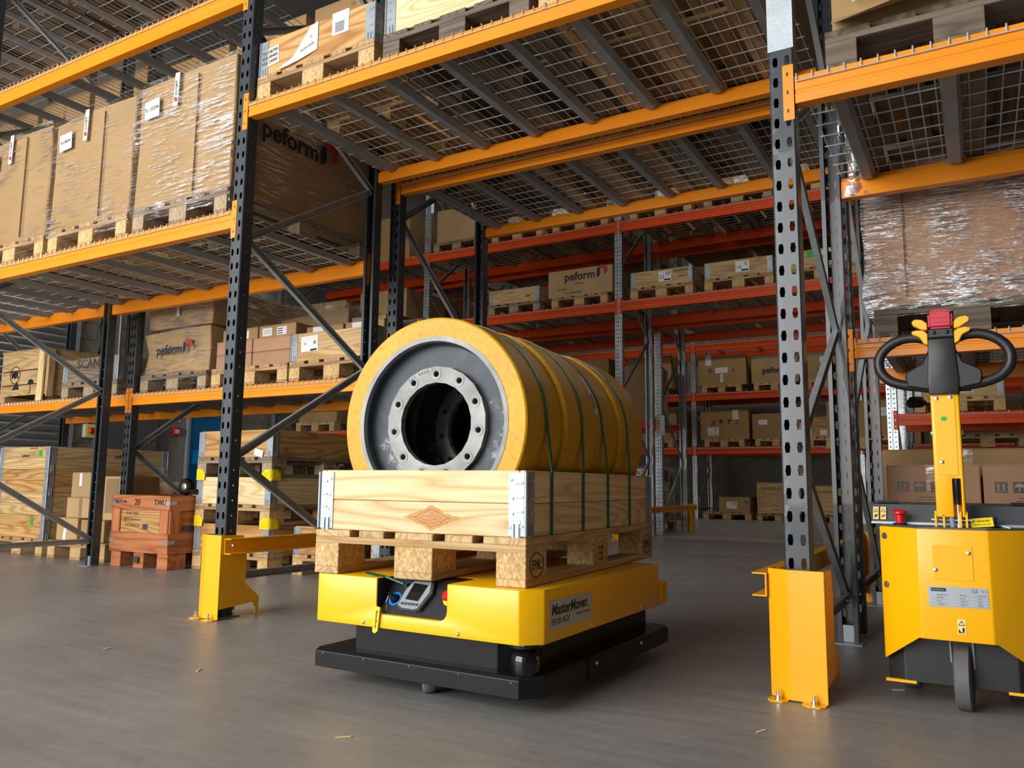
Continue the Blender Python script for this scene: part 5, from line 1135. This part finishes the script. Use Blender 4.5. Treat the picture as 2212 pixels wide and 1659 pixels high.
# tiller
ya = .045
arm = carve(MB().prism(rr(-.039, .039, -.0, .055, .005, 3), .575, .965), [MB().box(.008, .03, -.05, .03, .55, .69)], .0025, 2); arm.materials.append(M['tug'])
Ar = obj('tiller_arm', arm, M['tug'], G, (0, ya, 0))
obj('cover_plate', MB().box(-.03, .026, -.0016, 0, .7, .95), M['tug'], Ar, bevel=.0005)
for u, v in ((-.022, .935), (.016, .937), (-.016, .74)): obj('bolt', bl2, M['chrome'], Ar, (u, -.0016, v), (Q, 0, 0))
obj('green_dot', MB().lathe([(0, .0006), (.009, .0006), (.009, 0)][::-1], 20, 'z'), M['green'], Ar, (-.005, -.0018, .872), FRONT).scale = (1, .8, 1)
for sx in (-1, 1): obj('pivot_bolt', bl2, M['chrome'], Ar, (sx*.04, .03, .83), (0, sx*Q, 0)).scale = (1.4, 1.4, 1.6)
st = obj('gas_strut', MB().lathe([(0, .69), (.0095, .69), (.0095, .64), (.0085, .638), (.0085, .612), (0, .612)][::-1], 20, 'z'), M['black'], Ar, (.019, .008, 0), smooth=40)
obj('strut_rod', MB().lathe([(0, .615), (.0035, .615), (.0035, .555), (.006, .553), (.006, .543), (0, .543)][::-1], 14, 'z'), M['chrome'], st, smooth=40)
for x in (-.042, -.02, .024, .04): obj('pivot_lug', MB().prism([(.0, .542), (.05, .542), (.05, .58), (.04, .592), (.01, .592), (0, .58)], x-.003, x+.003, 'x'), M['tug'], Ar)
obj('pivot_pin', MB().tube([(-.055, .025, .565), (.055, .025, .565)], .004, 10), M['chrome'], Ar); obj('cable_sleeve', MB().tube([(-.004, .02, .6), (0, .018, .57), (.002, .02, .543)], .0075, 10), M['grey'], Ar)
kt = obj('key_switch', MB().lathe([(0, .01), (.011, .009), (.013, 0)][::-1], 20, 'z'), M['black'], G, (.115, .14, .545)); obj('key_bow', MB().box(-.004, .004, -.003, .003, .01, .03), M['black'], kt)
tg = obj('key_tag', MB().box(-.03, .03, -.014, .014, -.001, .001), M['lyellow'], G, (.078, .075, .56), (1.2, -.1, .1)); text('tag_lettering', 'T +44 01335', .008, M['ink'], tg, (0, .004, .0014), (0, 0, 0), .0002, 0, 'CENTER'); text('tag_lettering', 'mastermover.com', .006, M['ink'], tg, (0, -.006, .0014), (0, 0, 0), 0, 0, 'CENTER')
obj('spare_key', MB().box(-.004, .036, -.002, .002, 0, .002), M['chrome'], G, (.12, .1, .552), (0, .2, -.5))
Hd = obj('tiller_head', carve(MB().prism([(-.041, .945), (.041, .945), (.043, .99), (.038, 1.07), (.037, 1.12), (-.037, 1.12), (-.038, 1.07), (-.043, .99)], -.018, .05, 'y'), [], .006, 2), M['blackp'], G, (0, ya, 0))
obj('head_cap', MB().prism([(-.036, 1.12), (.036, 1.12), (.034, 1.15), (-.034, 1.15)], -.02, .05, 'y'), M['blackp'], Hd, bevel=.004)
rb = obj('belly_button', MB().prism([(-.033, 1.15), (.033, 1.15), (.034, 1.2), (.02, 1.207), (0, 1.21), (-.02, 1.207), (-.034, 1.2)], -.024, .035, 'y'), M['crimson'], Hd, bevel=.007, seg=3, smooth=40)
for z in (1.168, 1.182): obj('grip_rib', MB().box(-.028, .028, -.0258, -.023, z, z+.003), M['crimson'], rb)
for sx in (-1, 1): obj('bolt', bl2, M['black'], Hd, (sx*.018, -.02, 1.137), (Q, 0, 0))
for sx in (-1, 1):
    pts = [(.03, 1.118), (.07, 1.13), (.115, 1.127), (.155, 1.105), (.178, 1.07), (.176, 1.03), (.15, .998), (.11, .982), (.07, .975), (.03, .968)]
    sm = []
    for i in range(len(pts)-1):
        p0, p1, p2, p3 = pts[max(i-1, 0)], pts[i], pts[i+1], pts[min(i+2, len(pts)-1)]
        for j in range(4):
            t = j/4; sm.append(tuple(.5*((2*b)+(-a+c)*t+(2*a-5*b+4*c-d)*t*t+(-a+3*b-3*c+d)*t**3) for a, b, c, d in zip(p0, p1, p2, p3)))
    sm.append(pts[-1])
    obj('handle_loop', MB().tube([(sx*u, .012, v) for u, v in sm], [.0155]*len(sm), 14), M['blackp'], Hd, smooth=60)
    obj('hand_shield', MB().prism([(sx*.03, .96), (sx*.1, .975), (sx*.105, 1.005), (sx*.1, 1.02), (sx*.055, 1.045), (sx*.036, 1.09)], -.01, .036, 'y'), M['blackp'], Hd, bevel=.004)
    obj('thumb_lever', MB().prism([(sx*.036, 1.148), (sx*.05, 1.15), (sx*.076, 1.166), (sx*.079, 1.177), (sx*.07, 1.185), (sx*.05, 1.182), (sx*.036, 1.17)], -.014, .014, 'y'), M['guard'], Hd, bevel=.0022)
    obj('thumb_lever', MB().prism([(sx*.036, 1.1), (sx*.048, 1.106), (sx*.058, 1.126), (sx*.079, 1.137), (sx*.08, 1.146), (sx*.066, 1.149), (sx*.046, 1.146), (sx*.036, 1.135)], -.02, .018, 'y'), M['guard'], Hd, bevel=.0022)
# wheel under the tug
cw = obj('swivel_wheel', MB().lathe([(.03, -.022), (.09, -.022), (.099, -.018), (.1, -.008), (.1, .008), (.099, .018), (.09, .022), (.03, .022)], 40, 'x', closed=True), M['rubber'], G, (.008, .13, .1), (0, 0, -.05), smooth=40)
obj('wheel_hub', MB().lathe([(0, -.02), (.035, -.02), (.035, .02), (0, .02)], 20, 'x'), M['grey'], cw)
for sx in (-1, 1):
    obj('fork_plate', MB().prism([(-.05, .16), (.06, .16), (.02, -.015), (-.015, -.015), (-.03, .03)], sx*.03-.0025, sx*.03+.0025, 'x'), M['zinc'], cw, bevel=.001); obj('axle_nut', MB().lathe([(0, -.006), (.012, -.006), (.012, .006), (0, .006)], 6, 'x'), M['chrome'], cw, (sx*.039, 0, 0))
for x in (-.15, .15): obj('drive_wheel', MB().lathe([(0, -.025), (.07, -.025), (.075, -.018), (.075, .018), (.07, .025), (0, .025)], 28, 'x', (x, .36, .075)), M['rubber'], G, smooth=40)
# bubble film on the slotted upright
F = obj('protective_film', MB().box(-.043, .043, -.004, -.0025, 0, 1.4), paint('bubble_film', (.5, .58, .62), .3, var=.12, bump=.5, bscale=140), rack1, (-.52, 2.72, 2.17))
F['label'] = 'pale translucent bubble film on the upper part of the slotted upright'

# scrap of film caught on the beam end above the tug
rnd = random.Random(9); vs = []; fs = []
for j in range(9):
    for i in range(4): vs.append(((i-1.5)*.02*(1+.4*math.sin(j)) + rnd.uniform(-.008, .008), rnd.uniform(-.018, .018), -j*.036))
for j in range(8):
    for i in range(3): fs.append((j*4+i, j*4+i+1, j*4+i+5, j*4+i+4))
o = obj('film_scrap', MB().add(vs, fs), M['filmh'], None, (-.415, 3.765, 2.255), smooth=60)
tag(o, 'crumpled scrap of clear film hanging by the beam end above the tug', 'film')
